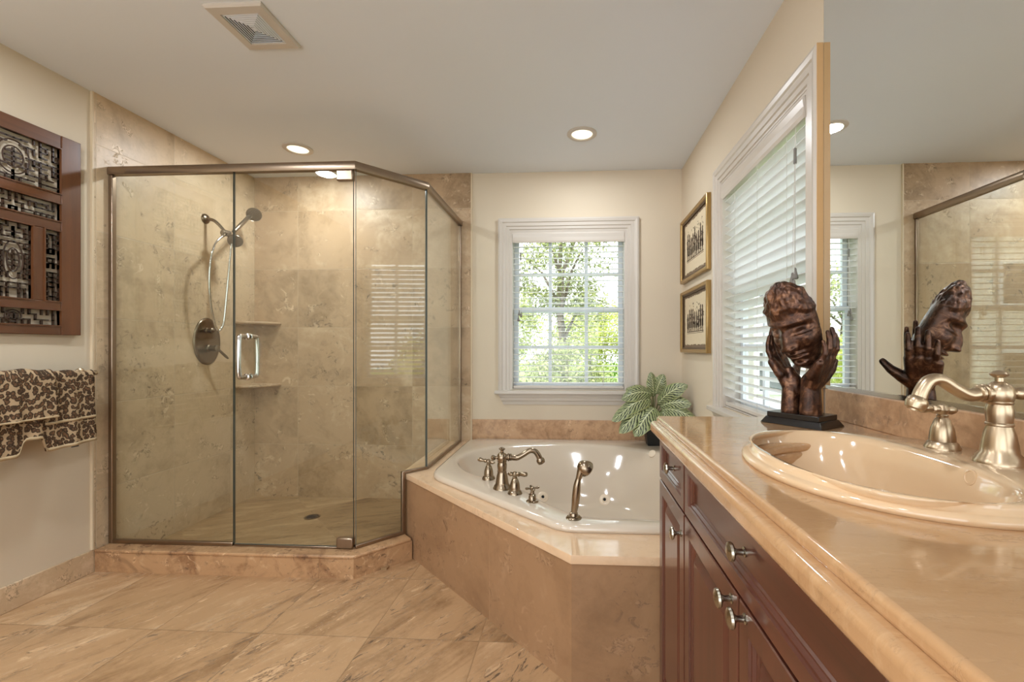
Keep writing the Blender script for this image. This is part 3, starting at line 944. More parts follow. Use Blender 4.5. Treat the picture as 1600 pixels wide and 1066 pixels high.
def lever_handle(base, ang, label, mat, sc=1.0, group=None, name='lever_handle', cat='faucet handle'):
    t = thing(name, label, cat, base, group)
    b = Vector(base)
    MB().lathe([(0.031 * sc, 0), (0.031 * sc, 0.004 * sc), (0.028 * sc, 0.008 * sc), (0.027 * sc, 0.012 * sc), (0.0225 * sc, 0.016 * sc), (0.0225 * sc, 0.024 * sc), (0.020 * sc, 0.042 * sc), (0.013 * sc, 0.062 * sc), (0.0095 * sc, 0.066 * sc), (0.0105 * sc, 0.070 * sc), (0.008 * sc, 0.073 * sc)], b, (0, 0, 1), 28).build('bell', mat, t, smooth=True)
    d = Vector((cos(ang), sin(ang), 0.0)); c = b + Vector((0, 0, 0.082 * sc))
    m = MB()
    m.lathe([(0.001, -0.0125 * sc), (0.008 * sc, -0.010 * sc), (0.0125 * sc, 0), (0.008 * sc, 0.010 * sc), (0.001, 0.0125 * sc)], c, (0, 0, 1), 20)
    up = Vector((0, 0, 1))
    m.lathe([(0.007 * sc, 0.008 * sc), (0.0075 * sc, 0.014 * sc), (0.0095 * sc, 0.016 * sc), (0.0095 * sc, 0.022 * sc), (0.0065 * sc, 0.025 * sc), (0.0085 * sc, 0.034 * sc), (0.0105 * sc, 0.046 * sc), (0.0085 * sc, 0.056 * sc), (0.001, 0.060 * sc)], c, d + up * 0.10, 18)
    m.lathe([(0.007 * sc, 0.008 * sc), (0.0085 * sc, 0.014 * sc), (0.0095 * sc, 0.020 * sc), (0.007 * sc, 0.028 * sc), (0.001, 0.036 * sc)], c, -d + up * -0.06, 18)
    m.build('lever', mat, t, smooth=True)
    return t

def spout(base, ang, label, mat, sc, reach, name, cat):
    t = thing(name, label, cat, base)
    b = Vector(base)
    pr = [(0.034, 0), (0.034, 0.004), (0.031, 0.008), (0.030, 0.012), (0.025, 0.018), (0.0235, 0.030), (0.0205, 0.048), (0.0165, 0.062), (0.0180, 0.0635), (0.0180, 0.0665), (0.0165, 0.068), (0.0178, 0.080), (0.0180, 0.090), (0.0160, 0.098), (0.0175, 0.100), (0.0175, 0.103)]
    MB().lathe([(r * sc, h * sc) for r, h in pr], b, (0, 0, 1), 32).build('column', mat, t, smooth=True)
    MB().lathe([(r * sc, h * sc) for r, h in [(0.0165, 0.103), (0.0185, 0.108), (0.0195, 0.116), (0.0175, 0.126), (0.0115, 0.134), (0.0065, 0.136)]], b, (0, 0, 1), 32).build('hub', mat, t, smooth=True)
    MB().lathe([(r * sc, h * sc) for r, h in [(0.0058, 0.135), (0.0058, 0.142), (0.0115, 0.146), (0.0125, 0.1485), (0.0095, 0.152), (0.003, 0.1545), (0.001, 0.1545)]], b, (0, 0, 1), 24).build('finial', mat, t, smooth=True)
    d = Vector((cos(ang), sin(ang), 0)); z = Vector((0, 0, 1)); c = b + z * 0.116 * sc
    R = reach
    pts = [c + d * 0.014 * sc, c + d * (0.030 * sc), c + d * (R * 0.38) - z * 0.003 * sc, c + d * (R * 0.55) + z * 0.008 * sc, c + d * (R * 0.72) + z * 0.022 * sc, c + d * (R * 0.86) + z * 0.020 * sc, c + d * (R * 0.95) + z * 0.004 * sc, c + d * R - z * 0.014 * sc]
    pp = spline(pts, 7); n = len(pp)
    m = MB().tube(pp, [0.0115 * sc * (1 - 0.12 * sin(pi * i / n)) for i in range(n)], 18)
    for k, r in ((0.024, 0.0150), (0.032, 0.0135)):
        m.lathe([(r * 0.8 * sc, -0.004 * sc), (r * sc, -0.002 * sc), (r * sc, 0.002 * sc), (r * 0.8 * sc, 0.004 * sc)], c + d * k * sc, d, 22)
    e = c + d * R - z * 0.012 * sc
    dd = (d * 0.45 - z).normalized()
    m.lathe([(0.0105 * sc, -0.006 * sc), (0.0150 * sc, -0.001 * sc), (0.0160 * sc, 0.006 * sc), (0.0135 * sc, 0.015 * sc), (0.010 * sc, 0.017 * sc), (0.009 * sc, 0.012 * sc)], e, dd, 22)
    m.build('spout', mat, t, smooth=True)
    m = MB().lathe([(0.0055 * sc, 0.014 * sc), (0.0055 * sc, 0.024 * sc), (0.0095 * sc, 0.028 * sc), (0.0105 * sc, 0.034 * sc), (0.007 * sc, 0.040 * sc), (0.001, 0.042 * sc)], c, -d, 20)
    m.build('rear_knob', mat, t, smooth=True)
    return t

ZT = 0.489
spout((-0.350, 2.163, ZT), radians(10), 'tub spout with tall turned column and curved outlet, on the tub rim', M['nickel_tub'], 1.32, 0.188, 'tub_spout', 'faucet')
lever_handle((-0.447, 2.318, ZT), radians(160), 'lever faucet handle on the tub rim, shower side of the spout', M['nickel_tub'], 1.12, 'tub lever handles')
lever_handle((-0.277, 2.090, ZT), radians(-20), 'lever faucet handle on the tub rim, vanity side of the spout', M['nickel_tub'], 1.12, 'tub lever handles')
# cross-handled diverter
b = Vector((-0.184, 1.985, ZT))
t = thing('diverter_valve', 'small cross-handled diverter valve on the tub rim', 'faucet handle', b)
MB().lathe([(0.028, 0), (0.028, 0.004), (0.024, 0.007), (0.017, 0.009), (0.0165, 0.024), (0.014, 0.027), (0.0165, 0.030), (0.0165, 0.034), (0.010, 0.037), (0.008, 0.050), (0.010, 0.054)], b, (0, 0, 1), 26).build('body', M['nickel_tub'], t, smooth=True)
m = MB(); c = b + Vector((0, 0, 0.060))
m.lathe([(0.001, -0.009), (0.008, -0.006), (0.009, 0), (0.007, 0.008), (0.001, 0.011)], c, (0, 0, 1), 18)
for k in range(4):
    a = radians(20 + 90 * k)
    m.lathe([(0.0045, 0.005), (0.0045, 0.018), (0.006, 0.024), (0.005, 0.031), (0.001, 0.033)], c, (cos(a), sin(a), 0.05), 12)
m.build('cross_handle', M['nickel_tub'], t, smooth=True)
# hand shower standing in its holder
b = Vector((0.002, 1.797, ZT))
t = thing('tub_hand_shower', 'hand shower standing upright in a round holder on the tub rim', 'hand shower', b)
MB().lathe([(0.032, 0), (0.032, 0.004), (0.028, 0.007), (0.027, 0.010), (0.022, 0.013), (0.018, 0.014), (0.016, 0.024), (0.011, 0.028)], b, (0, 0, 1), 28).build('holder', M['nickel_tub'], t, smooth=True)
ax = Vector((0.10, -0.02, 0.99)).normalized()
pts = [b + Vector((0, 0, 0.020)), b + ax * 0.06, b + ax * 0.10, b + ax * 0.14, b + Vector((0.022, -0.002, 0.172)), b + Vector((0.032, 0.002, 0.198)), b + Vector((0.040, 0.006, 0.212))]
pp = spline(pts, 7)
rr = []
for i in range(len(pp)):
    k = i / (len(pp) - 1)
    rr.append(0.0115 + 0.005 * sin(pi * min(1, k / 0.6)) + (0.014 * max(0, (k - 0.62) / 0.38) ** 1.3))
m = MB().tube(pp, rr, 18)
m.build('wand', M['nickel_tub'], t, smooth=True)
MB().lathe([(0.001, -0.030), (0.017, -0.026), (0.028, -0.012), (0.033, 0.004), (0.033, 0.016), (0.028, 0.022), (0.001, 0.022)], b + Vector((0.044, 0.008, 0.206)), (0.72, 0.28, -0.62), 26).build('spray_head', M['nickel_tub'], t, smooth=True)

# ================================================================== PLANT
random.seed(7)
PB = Vector((0.574, 3.205, 0.4895))
t = thing('potted_calathea', 'striped calathea plant in a square black pot on the tub rim', 'potted plant', PB)
pm = MB()
hb, ht = 0.046, 0.064
rs = []
for hw, z in ((hb, 0), (ht, 0.135), (ht, 0.142), (ht - 0.006, 0.142), (ht - 0.008, 0.115)):
    rs.append([(PB.x + sx * hw, PB.y + sy * hw, PB.z + z) for sx, sy in ((-1, -1), (1, -1), (1, 1), (-1, 1))])
pm.rings(rs).build('pot', M['pot'], t, bevel=0.004)
MB().box((PB.x - 0.054, PB.y - 0.054, PB.z + 0.114), (PB.x + 0.054, PB.y + 0.054, PB.z + 0.122)).build('soil', M['soil'], t)
lm = MB(); luv = []; sm = MB()
def leaf(base, tip_dir, length, width, droop, roll):
    d = Vector(tip_dir).normalized()
    face = Vector((-0.25, -1.0, 0.75)) + Vector((d.x, d.y * 0.4, 0)) * 0.45 + Vector((roll * 0.4, 0, 0))
    face = (face - d * face.dot(d)).normalized()
    side = d.cross(face)
    nv, nu = 16, 8
    vs = []; fs = []
    for i in range(nv + 1):
        v = i / nv
        w = width * 0.5 * (sin(pi * v ** 0.80) ** 0.62 if 0 < v < 1 else 0.0) + 0.0005
        ctr = base + d * (length * v) + face * (0.10 * length * sin(pi * v)) - Vector((0, 0, 1)) * droop * v * v
        for j in range(nu + 1):
            u = j / nu * 2 - 1
            wav = 0.004 * sin(v * 20 + u * 2 + roll * 9)
            vs.append(ctr + side * (u * w) + face * (-abs(u) ** 1.5 * w * 0.30 + wav * abs(u)))
            luv.append((u, v, 0))
    for i in range(nv):
        for j in range(nu):
            a = i * (nu + 1) + j
            fs.append((a, a + 1, a + nu + 2, a + nu + 1))
    lm.add(vs, fs)
crown = PB + Vector((0, 0, 0.14))
#  (base offset from the crown, direction, length, width, droop, roll)
LV = [((-0.01, -0.02, 0.20), (-0.80, -0.25, 0.18), 0.20, 0.105, 0.08, 0.5), ((-0.02, -0.04, 0.17), (-0.88, -0.3, -0.10), 0.21, 0.105, 0.09, 0.2),
      ((-0.02, -0.06, 0.13), (-0.85, -0.35, -0.42), 0.23, 0.12, 0.06, 0.3), ((-0.005, -0.08, 0.125), (-0.66, -0.45, -0.66), 0.20, 0.125, 0.03, 0.2),
      ((0.0, -0.07, 0.09), (-0.62, -0.50, -0.42), 0.15, 0.10, 0.03, 0.1), ((0.02, -0.07, 0.10), (-0.30, -0.55, -0.55), 0.11, 0.09, 0.02, 0.0), ((-0.03, -0.05, 0.15), (-0.95, -0.25, -0.22), 0.235, 0.105, 0.06, 0.2),
      ((0.0, 0.0, 0.18), (-0.12, -0.1, 0.98), 0.15, 0.07, 0.0, 0.8), ((0.01, -0.01, 0.20), (0.28, -0.25, 0.85), 0.13, 0.085, 0.0, -0.4),
      ((0.02, -0.02, 0.14), (0.60, -0.42, 0.66), 0.24, 0.10, 0.05, -0.5), ((0.03, -0.03, 0.12), (0.66, -0.58, 0.34), 0.21, 0.10, 0.05, -0.3),
      ((0.03, -0.05, 0.10), (0.70, -0.66, 0.14), 0.24, 0.085, 0.09, 0.4), ((0.03, -0.07, 0.10), (0.55, -0.50, -0.35), 0.15, 0.11, 0.03, -0.2),
      ((-0.03, 0.02, 0.17), (-0.6, 0.25, 0.55), 0.17, 0.09, 0.07, 0.4), ((0.03, 0.02, 0.13), (0.5, -0.1, 0.2), 0.13, 0.09, 0.08, -0.3),
      ((0.02, -0.06, 0.04), (0.62, -0.62, -0.10), 0.16, 0.09, 0.04, -0.2)]
for off, d, L, w, dr, ro in LV:
    off = (off[0] * 1.3, off[1] * 1.2, off[2] * 1.12)
    bp_ = crown + Vector(off)
    d = Vector(d)
    leaf(bp_, d, L * 1.22, w * 1.25, dr, ro)
    sm.tube(spline([PB + Vector((off[0] * 0.3, off[1] * 0.3, 0.118)), PB + Vector((off[0] * 0.5, off[1] * 0.5, 0.13 + off[2] * 0.6)), bp_, bp_ + d.normalized() * 0.02], 4), 0.0028, 8)
lo = lm.build('foliage', M['calathea'], t, smooth='all', attr=('luv', luv), recalc=False)
sm.build('stems', M['stem'], t, smooth=True)

# ================================================================== VANITY
FX = 0.277   # cabinet face
CT = 0.9635
mp_front = lambda a, b, z: (FX + b, a, z)
PANEL = [(0.0, 0.018), (0.0, 0.002), (0.002, 0.0), (0.040, 0.0), (0.042, 0.004), (0.046, 0.004), (0.050, 0.009), (0.053, 0.009), (0.056, 0.012), (0.062, 0.012), (0.078, 0.002), (0.080, 0.002)]
DPANEL = [(0.0, 0.018), (0.0, 0.002), (0.002, 0.0), (0.030, 0.0), (0.032, 0.004), (0.036, 0.004), (0.040, 0.009), (0.043, 0.009), (0.046, 0.012), (0.050, 0.012)]
def knob(c, par):
    MB().lathe([(0.0085, 0.0), (0.0085, 0.002), (0.0055, 0.004), (0.0048, 0.013), (0.007, 0.017), (0.0145, 0.020), (0.0165, 0.023), (0.0155, 0.027), (0.008, 0.030), (0.001, 0.0305)], c, (-1, 0, 0), 24).build('knob', M['knob'], par, smooth=True)
def cabinet(y0, y1, label, drawers, doors, filler=False):
    t = thing('vanity_cabinet', label, 'cabinet', (0.55, (y0 + y1) / 2, 0), 'cherry vanity cabinets')
    body = MB()
    body.box((FX + 0.020, y0, 0.10), (FX + 0.038, y1, 0.909))
    body.box((FX + 0.038, y0, 0.10), (XR - 0.002, y0 + 0.018, 0.909)); body.box((FX + 0.038, y1 - 0.018, 0.10), (XR - 0.002, y1, 0.909))
    body.box((XR - 0.012, y0 + 0.018, 0.10), (XR - 0.002, y1 - 0.018, 0.909)); body.box((FX + 0.038, y0 + 0.018, 0.10), (XR - 0.012, y1 - 0.018, 0.118))
    body.box((FX + 0.075, y0, 0.0), (XR - 0.002, y1, 0.10))
    if filler:
        body.box((FX + 0.06, y1, 0.0), (XR - 0.002, 1.534, 0.909))
    body.build('carcass', M['cherry'], t)
    for (a0, a1, z0, z1) in drawers:
        d = MB().frame(DPANEL, a0, a1, z0, z1, mp_front).build('drawer', M['cherry_h'], t)
        knob((FX + 0.012, (a0 + a1) / 2, (z0 + z1) / 2), d)
    for (a0, a1, z0, z1, ka, kz) in doors:
        d = MB().frame(PANEL, a0, a1, z0, z1, mp_front).build('door', M['cherry'], t)
        knob((FX, ka, kz), d)
    return t
cabinet(1.124, 1.440, 'narrow cherry vanity cabinet at the tub end, one drawer over one door', [(1.128, 1.437, 0.768, 0.905)], [(1.128, 1.437, 0.105, 0.761, 1.152, 0.705)], True)
cabinet(0.402, 1.122, 'wide cherry vanity cabinet under the sink, drawer over a pair of doors', [(0.406, 1.118, 0.768, 0.905)], [(0.763, 1.118, 0.105, 0.761, 0.790, 0.742), (0.406, 0.757, 0.105, 0.761, 0.728, 0.744)])
cabinet(-0.72, 0.400, 'cherry vanity cabinet at the near end of the counter, plain face past the sink unit', [], [(-0.716, 0.396, 0.105, 0.905, -0.66, 0.6)])

t = thing('vanity_countertop', 'polished tan stone countertop with a stepped edge', 'countertop', (0.54, 0.4, 0.91))
SCX, SCY = 0.560, 0.812
hole = [(SCX + 0.198 * cos(2 * pi * i / 64), SCY + 0.225 * sin(2 * pi * i / 64)) for i in range(64)]
CE = 1.436
up = [(0.267, -0.74), (XR - 0.001, -0.74), (XR - 0.001, CE), (0.267, CE)]
lw_ = [(0.248, -0.74), (XR - 0.001, -0.74), (XR - 0.001, CE + 0.012), (0.248, CE + 0.012)]
MB().plate_hole(up, hole, 0.944, CT).build('slab', M['counter'], t, bevel=0.007, seg=4)
MB().plate_hole(lw_, hole, 0.910, 0.947).build('edge_moulding', M['counter'], t, bevel=0.012, seg=5)
MB().box((0.798, -0.74, CT - 0.001), (XR - 0.001, CE + 0.012, 1.052)).build('backsplash', M['splash'], t, bevel=0.003)

# sink
t = thing('drop_in_sink', 'oval biscuit drop-in sink with a stepped rim', 'sink', (SCX, SCY, CT))
def ell(cx, cy, a, b, z, n=72, p=2.15):
    out = []
    for i in range(n):
        c, s = cos(2 * pi * i / n), sin(2 * pi * i / n)
        out.append((cx + a * math.copysign(abs(c) ** (2 / p), c), cy + b * math.copysign(abs(s) ** (2 / p), s), z))
    return out
BX, BY = 0.497, 0.815
rs = [ell(SCX, SCY, 0.225, 0.252, CT - 0.002), ell(SCX, SCY, 0.234, 0.261, CT + 0.0005), ell(SCX, SCY, 0.2345, 0.2615, CT + 0.007), ell(SCX, SCY, 0.231, 0.258, CT + 0.012), ell(SCX, SCY, 0.222, 0.2535, CT + 0.0130),
      ell(SCX, SCY, 0.219, 0.2505, CT + 0.0145), ell(SCX, SCY, 0.216, 0.2485, CT + 0.021), ell(SCX - 0.002, SCY, 0.212, 0.2465, CT + 0.0255), ell(BX + 0.008, BY, 0.150, 0.2425, CT + 0.0262, p=2.4), ell(BX, BY, 0.142, 0.240, CT + 0.0235, p=2.5),
      ell(BX, BY, 0.137, 0.234, CT + 0.015, p=2.5), ell(BX, BY, 0.131, 0.222, CT - 0.02, p=2.4), ell(BX + 0.004, BY, 0.122, 0.196, CT - 0.065), ell(BX + 0.008, BY, 0.102, 0.160, CT - 0.105), ell(BX + 0.012, BY, 0.066, 0.10, CT - 0.128), ell(BX + 0.015, BY, 0.026, 0.03, CT - 0.134)]
skm = MB().rings(rs, False, True, True)
skm.build('basin', M['porcelain'], t, smooth='all')
bvh_s = BVHTree.FromPolygons([Vector(p) for p in skm.v], skm.f)
MB().lathe([(0.024, 0.0), (0.024, 0.002), (0.018, 0.003), (0.001, 0.001)], (BX + 0.015, BY, CT - 0.134), (0, 0, 1), 24).build('drain', M['nickel'], t, smooth=True)
p, n = hit(bvh_s, 1516, 746)
m = MB().lathe([(0.0125, -0.002), (0.0125, 0.0012), (0.0100, 0.0016), (0.0095, 0.0004), (0.001, 0.0003)], p, n, 24)
m.build('overflow', M['porcelain'], t, smooth=True)

ZK = CT + 0.0255
spout((0.708, 0.775, ZK), radians(180), 'brushed sink spout with tall column, nearest the right picture edge', M['nickel'], 1.0, 0.130, 'sink_spout', 'faucet')
lever_handle((0.704, 0.884, ZK), radians(188), 'brushed lever faucet handle on the sink rim, below the curved spout', M['nickel'], 0.90)

# mirror
t = thing('wall_mirror', 'large frameless wall mirror above the counter', 'mirror', (XR, 0.4, 1.053))
mm = MB().box((XR - 0.0045, -0.74, 1.057), (XR - 0.0005, 1.484, ZC - 0.004))
mo = mm.build('glass', [M['mirror'], M['glass_edge']], t)
for p in mo.data.polygons:
    p.material_index = 0 if p.normal.x < -0.9 else 1
ch = MB().box((XR - 0.012, -0.74, 1.052), (XR - 0.0005, 1.484, 1.057))
ch.box((XR - 0.012, -0.74, 1.057), (XR - 0.0050, 1.484, 1.063))
ch.build('bottom_channel', M['chrome'], t)

# ================================================================== SCULPTURE
SB = Vector((0.650, 1.300, CT))
ex = Vector((0.572, -0.820, 0)); ey = Vector((0.820, 0.572, 0)); ez = Vector((0, 0, 1))   # ey points to the back of the sculpture
def S(x, y, z): return SB + ex * x + ey * y + ez * z
t = thing('bronze_sculpture', 'bronze sculpture of a bowed face held between two hands, on a stepped black base', 'sculpture', SB)
def sbox(hx, hy, z0, z1, tx=0.0):
    m = MB(); rs = []
    for k, z in ((0, z0), (tx, z1)):
        rs.append([S(sx * (hx - k), sy * (hy - k), z) for sx, sy in ((-1, -1), (1, -1), (1, 1), (-1, 1))])
    return m.rings(rs)
sbox(0.087, 0.061, 0.0005, 0.019, 0.011).build('lower_plinth', M['black'], t, bevel=0.0015)
sbox(0.073, 0.049, 0.0185, 0.033).build('upper_plinth', M['black'], t, bevel=0.0015)
def hand(s):
    m = MB()
    # forearm and wrist
    m.chain([S(s * 0.029, 0, 0.030), S(s * 0.027, 0, 0.075), S(s * 0.026, 0.0, 0.112)], [0.0275, 0.0255, 0.0235])
    m.chain([S(s * 0.026, -0.012, 0.04), S(s * 0.027, -0.010, 0.10)], [0.024, 0.021])
    m.chain([S(s * 0.026, 0.012, 0.04), S(s * 0.027, 0.010, 0.10)], [0.024, 0.021])
    m.chain([S(s * 0.022, 0.0, 0.095), S(s * 0.024, 0.0, 0.125), S(s * 0.034, 0.002, 0.150)], [0.0235, 0.023, 0.015])
    # palm: fan from the wrist to four knuckles, front (little finger) to back (index)
    K = [(-0.029, 0.180, 0.0084), (-0.011, 0.189, 0.0092), (0.008, 0.192, 0.0096), (0.027, 0.188, 0.0092)]
    kn = []
    for (y, z, r) in K:
        kx = 0.067 + 0.004 * (1 - abs(y) / 0.034)
        m.chain([S(s * 0.031, y * 0.35, 0.112), S(s * 0.048, y * 0.75, 0.145), S(s * kx, y, z)], [0.020, 0.0150, r + 0.0022])
        kn.append((kx, y, z, r))
    m.chain([S(s * 0.044, -0.030, 0.142), S(s * 0.066, -0.034, 0.176)], [0.014, 0.012])
    # fingers bend in round the cheek
    LEN = [v * (1.0 if s > 0 else 1.32) for v in (0.052, 0.068, 0.074, 0.064)]
    for (kx, y, z, r), L in zip(kn, LEN):
        a = S(s * kx, y, z)
        b = S(s * (kx + 0.012), y * 1.05, z + L * 0.42)
        c = S(s * (kx + 0.013), y * 1.08, z + L * 0.74)
        d = S(s * (kx + 0.008), y * 1.10, z + L * 1.05)
        m.chain([a, b, c, d], [r, r * 0.92, r * 0.84, r * 0.68])
        m.capsule(b, b + (c - b) * 0.05, r * 1.02, r * 0.95)
    # thumb, leaves the side of the palm and points back
    m.chain([S(s * 0.034, 0.016, 0.118), S(s * 0.044, 0.043, 0.138), S(s * 0.050, 0.066, 0.156), S(s * 0.050, 0.086, 0.180)], [0.019, 0.0155, 0.0115, 0.008])
    o = m.build('hand', M['bronze'], t)
    r_ = o.modifiers.new('r', 'REMESH'); r_.mode = 'VOXEL'; r_.voxel_size = 0.0026
    s_ = o.modifiers.new('s', 'SMOOTH'); s_.factor = 0.5; s_.iterations = 4
    return bake(o)
hand(-1); hand(1)

def ga(x, z, cx, cz, sx, sz): return exp(-((x - cx) / sx) ** 2 / 2 - ((z - cz) / sz) ** 2 / 2)
def relief(x, z):
    f = 0.0
    k = max(0, min(1, (0.036 - z) / 0.070))
    en = 1.0 if -0.034 < z < 0.030 else exp(-((z - (0.030 if z > 0 else -0.034)) / 0.0065) ** 2 / 2)
    f += (0.009 + 0.017 * k) * exp(-abs(x / (0.0100 + 0.0045 * k)) ** 2.4 / 2) * en
    for s in (-1, 1):
        f += 0.010 * ga(x, z, s * 0.0150, -0.032, 0.0055, 0.0065)
        f -= 0.023 * ga(x, z, s * 0.032, 0.021, 0.0175, 0.0115)
        f += 0.015 * ga(x, z, s * 0.034, 0.013, 0.0150, 0.0080)
        f -= 0.0055 * ga(x, z, s * 0.034, 0.0050, 0.0150, 0.0020)
        f += 0.010 * ga(x, z, s * 0.030, 0.042, 0.0260, 0.0060)
        f += 0.007 * ga(x, z, s * 0.046, -0.018, 0.015, 0.018)
        f -= 0.006 * ga(x, z, s * 0.026, -0.046, 0.006, 0.014)
    f += 0.014 * ga(x, z, 0, -0.058, 0.018, 0.0050) + 0.014 * ga(x, z, 0, -0.0745, 0.016, 0.0058)
    f -= 0.009 * ga(x, z, 0, -0.0660, 0.020, 0.0020)
    f -= 0.003 * ga(x, z, 0, -0.048, 0.003, 0.006)
    f -= 0.009 * ga(x, z, 0, -0.089, 0.017, 0.0055)
    f += 0.015 * ga(x, z, 0, -0.108, 0.018, 0.012)
    return f
from mathutils import noise as mnoise
fm = MB(); NU, NV = 168, 168
FA, FB, FC = 0.063, 0.060, 0.146
tilt = radians(25); roll = radians(6)
def facept(u, v):
    th = 2 * pi * u; ph = pi * v - pi / 2
    x = cos(ph) * sin(th); y = -cos(ph) * cos(th); z = sin(ph)
    X, Y, Z = x * FA, y * FB, z * FC
    tz = Z / FC
    X *= 1.0 - 0.30 * max(0, -tz) ** 1.5 + 0.38 * max(0, tz)
    if Y > 0:
        Y *= 0.45
    else:
        wgt = min(1, (-y) / 0.40)
        Y -= relief(X, Z) * wgt
    Y *= 1 - 0.12 * max(0, -tz)
    # hair: starts above the brow, thick locks standing off the skull
    line = 0.064 + 0.007 * sin(X * 70) - 0.30 * max(0, abs(X) - 0.046)
    hair = max(0, min(1, (Z - line) / 0.012))
    q = Vector((X, Y, Z))
    nrm = Vector((X / FA ** 2, Y / FB ** 2, Z / FC ** 2)).normalized()
    if hair > 0:
        n1 = mnoise.noise(Vector((X * 62, Y * 62, Z * 40)))
        fl = X * 190 + 60 * Z * (1 if X > 0 else -1) * 0.6 + 7 * mnoise.noise(Vector((X * 16, Y * 16, Z * 16)))
        g = 0.004 + 0.0038 * n1 + 0.0015 * sin(fl) + 0.0024 * mnoise.noise(q * 130)
        g += 0.0015 * ga(Z, 0, line + 0.014, 0, 0.008, 1)
        q += nrm * g * hair
    q += nrm * 0.0009 * mnoise.noise(q * 120)
    if q.z < 0: q.z *= 0.80
    return q
FCN = (0.000, -0.018, 0.266)
def fplace(p):
    x, y, z = p
    # lean: top comes forward (towards -y)
    x, z = x * cos(roll) - z * sin(roll), x * sin(roll) + z * cos(roll)
    y, z = y * cos(tilt) - z * sin(tilt), y * sin(tilt) + z * cos(tilt)
    return S(FCN[0] + x, FCN[1] + y, FCN[2] + z)
vs = []; fs = []
for i in range(NV + 1):
    for j in range(NU):
        vs.append(fplace(facept(j / NU, 0.004 + 0.992 * i / NV)))
for i in range(NV):
    for j in range(NU):
        a = i * NU + j; b2 = i * NU + (j + 1) % NU
        fs.append((a, b2, b2 + NU, a + NU))
fs.append(tuple(range(NU))[::-1]); fs.append(tuple(range(NV * NU, (NV + 1) * NU)))
fm.add(vs, fs)
fm.build('face', M['bronze'], t, smooth='all')

# ================================================================== CARVED PANEL (left wall)
PY0, PY1, PZ0, PZ1 = 1.595, 2.122, 1.246, 2.224
t = thing('carved_wall_panel', 'brown wooden fretwork panel hanging above the leopard towels', 'wall panel', (XL, 1.86, PZ0))
def fx(a, b, z): return (XL + 0.002 + b, a, z)
openings = [(1.680, 2.036, 1.935, 2.158), (1.680, 2.036, 1.800, 1.888), (1.795, 1.922, 1.408, 1.752), (1.968, 2.036, 1.408, 1.752), (1.680, 1.748, 1.408, 1.752), (1.680, 2.036, 1.290, 1.366)]
fr = MB()
st = 0.026
fr.box((PY0, 0, PZ0), (1.680, st, PZ1), 0, fx); fr.box((2.036, 0, PZ0), (PY1, st, PZ1), 0, fx)
fr.build('stile', M['carved'], t, bevel=0.003)
rl = MB()
for z0, z1 in ((PZ0, 1.290), (1.366, 1.408), (1.752, 1.800), (1.888, 1.935), (2.158, PZ1)):
    rl.box((1.680, 0.002, z0), (2.036, st - 0.003, z1), 0, fx)
rl.build('rail', M['carved_h'], t, bevel=0.003)
ml = MB()
for a0, a1 in ((1.748, 1.795), (1.922, 1.968)):
    ml.box((a0, 0.002, 1.408), (a1, st - 0.003, 1.752), 0, fx)
ml.build('mullion', M['carved'], t, bevel=0.003)
bd = MB()
for (a0, a1, z0, z1) in openings:
    bd.frame([(0, st - 0.004), (0, st + 0.002), (0.005, st + 0.002), (0.006, st - 0.008), (0.0005, st - 0.010)], a0 - 0.003, a1 + 0.003, z0 - 0.003, z1 + 0.003, fx, 'loop')
bd.build('bead', M['carved'], t)
def fret(rect, seed, cell, medallion=None):
    random.seed(seed)
    a0, a1, z0, z1 = rect
    m = MB()
    nx = max(2, round((a1 - a0) / cell)); nz = max(2, round((z1 - z0) / cell))
    cx = (a1 - a0) / nx; cz = (z1 - z0) / nz; w = 0.0030
    def seg(i0, j0, i1, j1):
        A0, A1 = a0 + cx * min(i0, i1) - w, a0 + cx * max(i0, i1) + w
        Z0, Z1 = z0 + cz * min(j0, j1) - w, z0 + cz * max(j0, j1) + w
        m.box((max(A0, a0), 0.005, max(Z0, z0)), (min(A1, a1), 0.015, min(Z1, z1)), 0, fx)
    for i in range(nx): seg(i, 0, i + 1, 0); seg(i, nz, i + 1, nz)
    for j in range(nz): seg(0, j, 0, j + 1); seg(nx, j, nx, j + 1)
    H = (nx + 1) // 2
    for i in range(0, H + 1):
        for j in range(0, nz + 1):
            cxm, czm = a0 + cx * i, z0 + cz * j
            if medallion:
                ma, mz, ra, rz = medallion
                if ((cxm - ma) / ra) ** 2 + ((czm - mz) / rz) ** 2 < 0.9: continue
            r = random.random()
            opts = []
            if i < H and r < 0.62: opts.append((1, 0))
            if j < nz and (r > 0.45): opts.append((0, 1))
            for di, dj in opts:
                seg(i, j, i + di, j + dj)
                seg(nx - i, j, nx - i - di, j + dj)
    if medallion:
        ma, mz, ra, rz = medallion
        for k in (1.0, 0.62):
            pts = [fx(ma + ra * k * cos(2 * pi * q / 40), 0.011, mz + rz * k * sin(2 * pi * q / 40)) for q in range(40)]
            m.tube(pts, 0.0030, 8, closed=True)
        m.box((ma - 0.0035, 0.006, mz - rz * 0.55), (ma + 0.0035, 0.015, mz + rz * 0.55), 0, fx)
        for q in (-0.3, 0, 0.3):
            m.box((ma - ra * 0.5, 0.006, mz + rz * q - 0.0035), (ma + ra * 0.5, 0.015, mz + rz * q + 0.0035), 0, fx)
    return m.build('fretwork', M['fret'], t)
fret(openings[0], 11, 0.0262, (1.858, 2.046, 0.060, 0.075))
fret(openings[1], 5, 0.024)
fret(openings[2], 23, 0.023, (1.858, 1.58, 0.036, 0.085))
fret(openings[3], 31, 0.023)
fret(openings[4], 31, 0.023)
fret(openings[5], 17, 0.023, (1.858, 1.328, 0.03, 0.026))

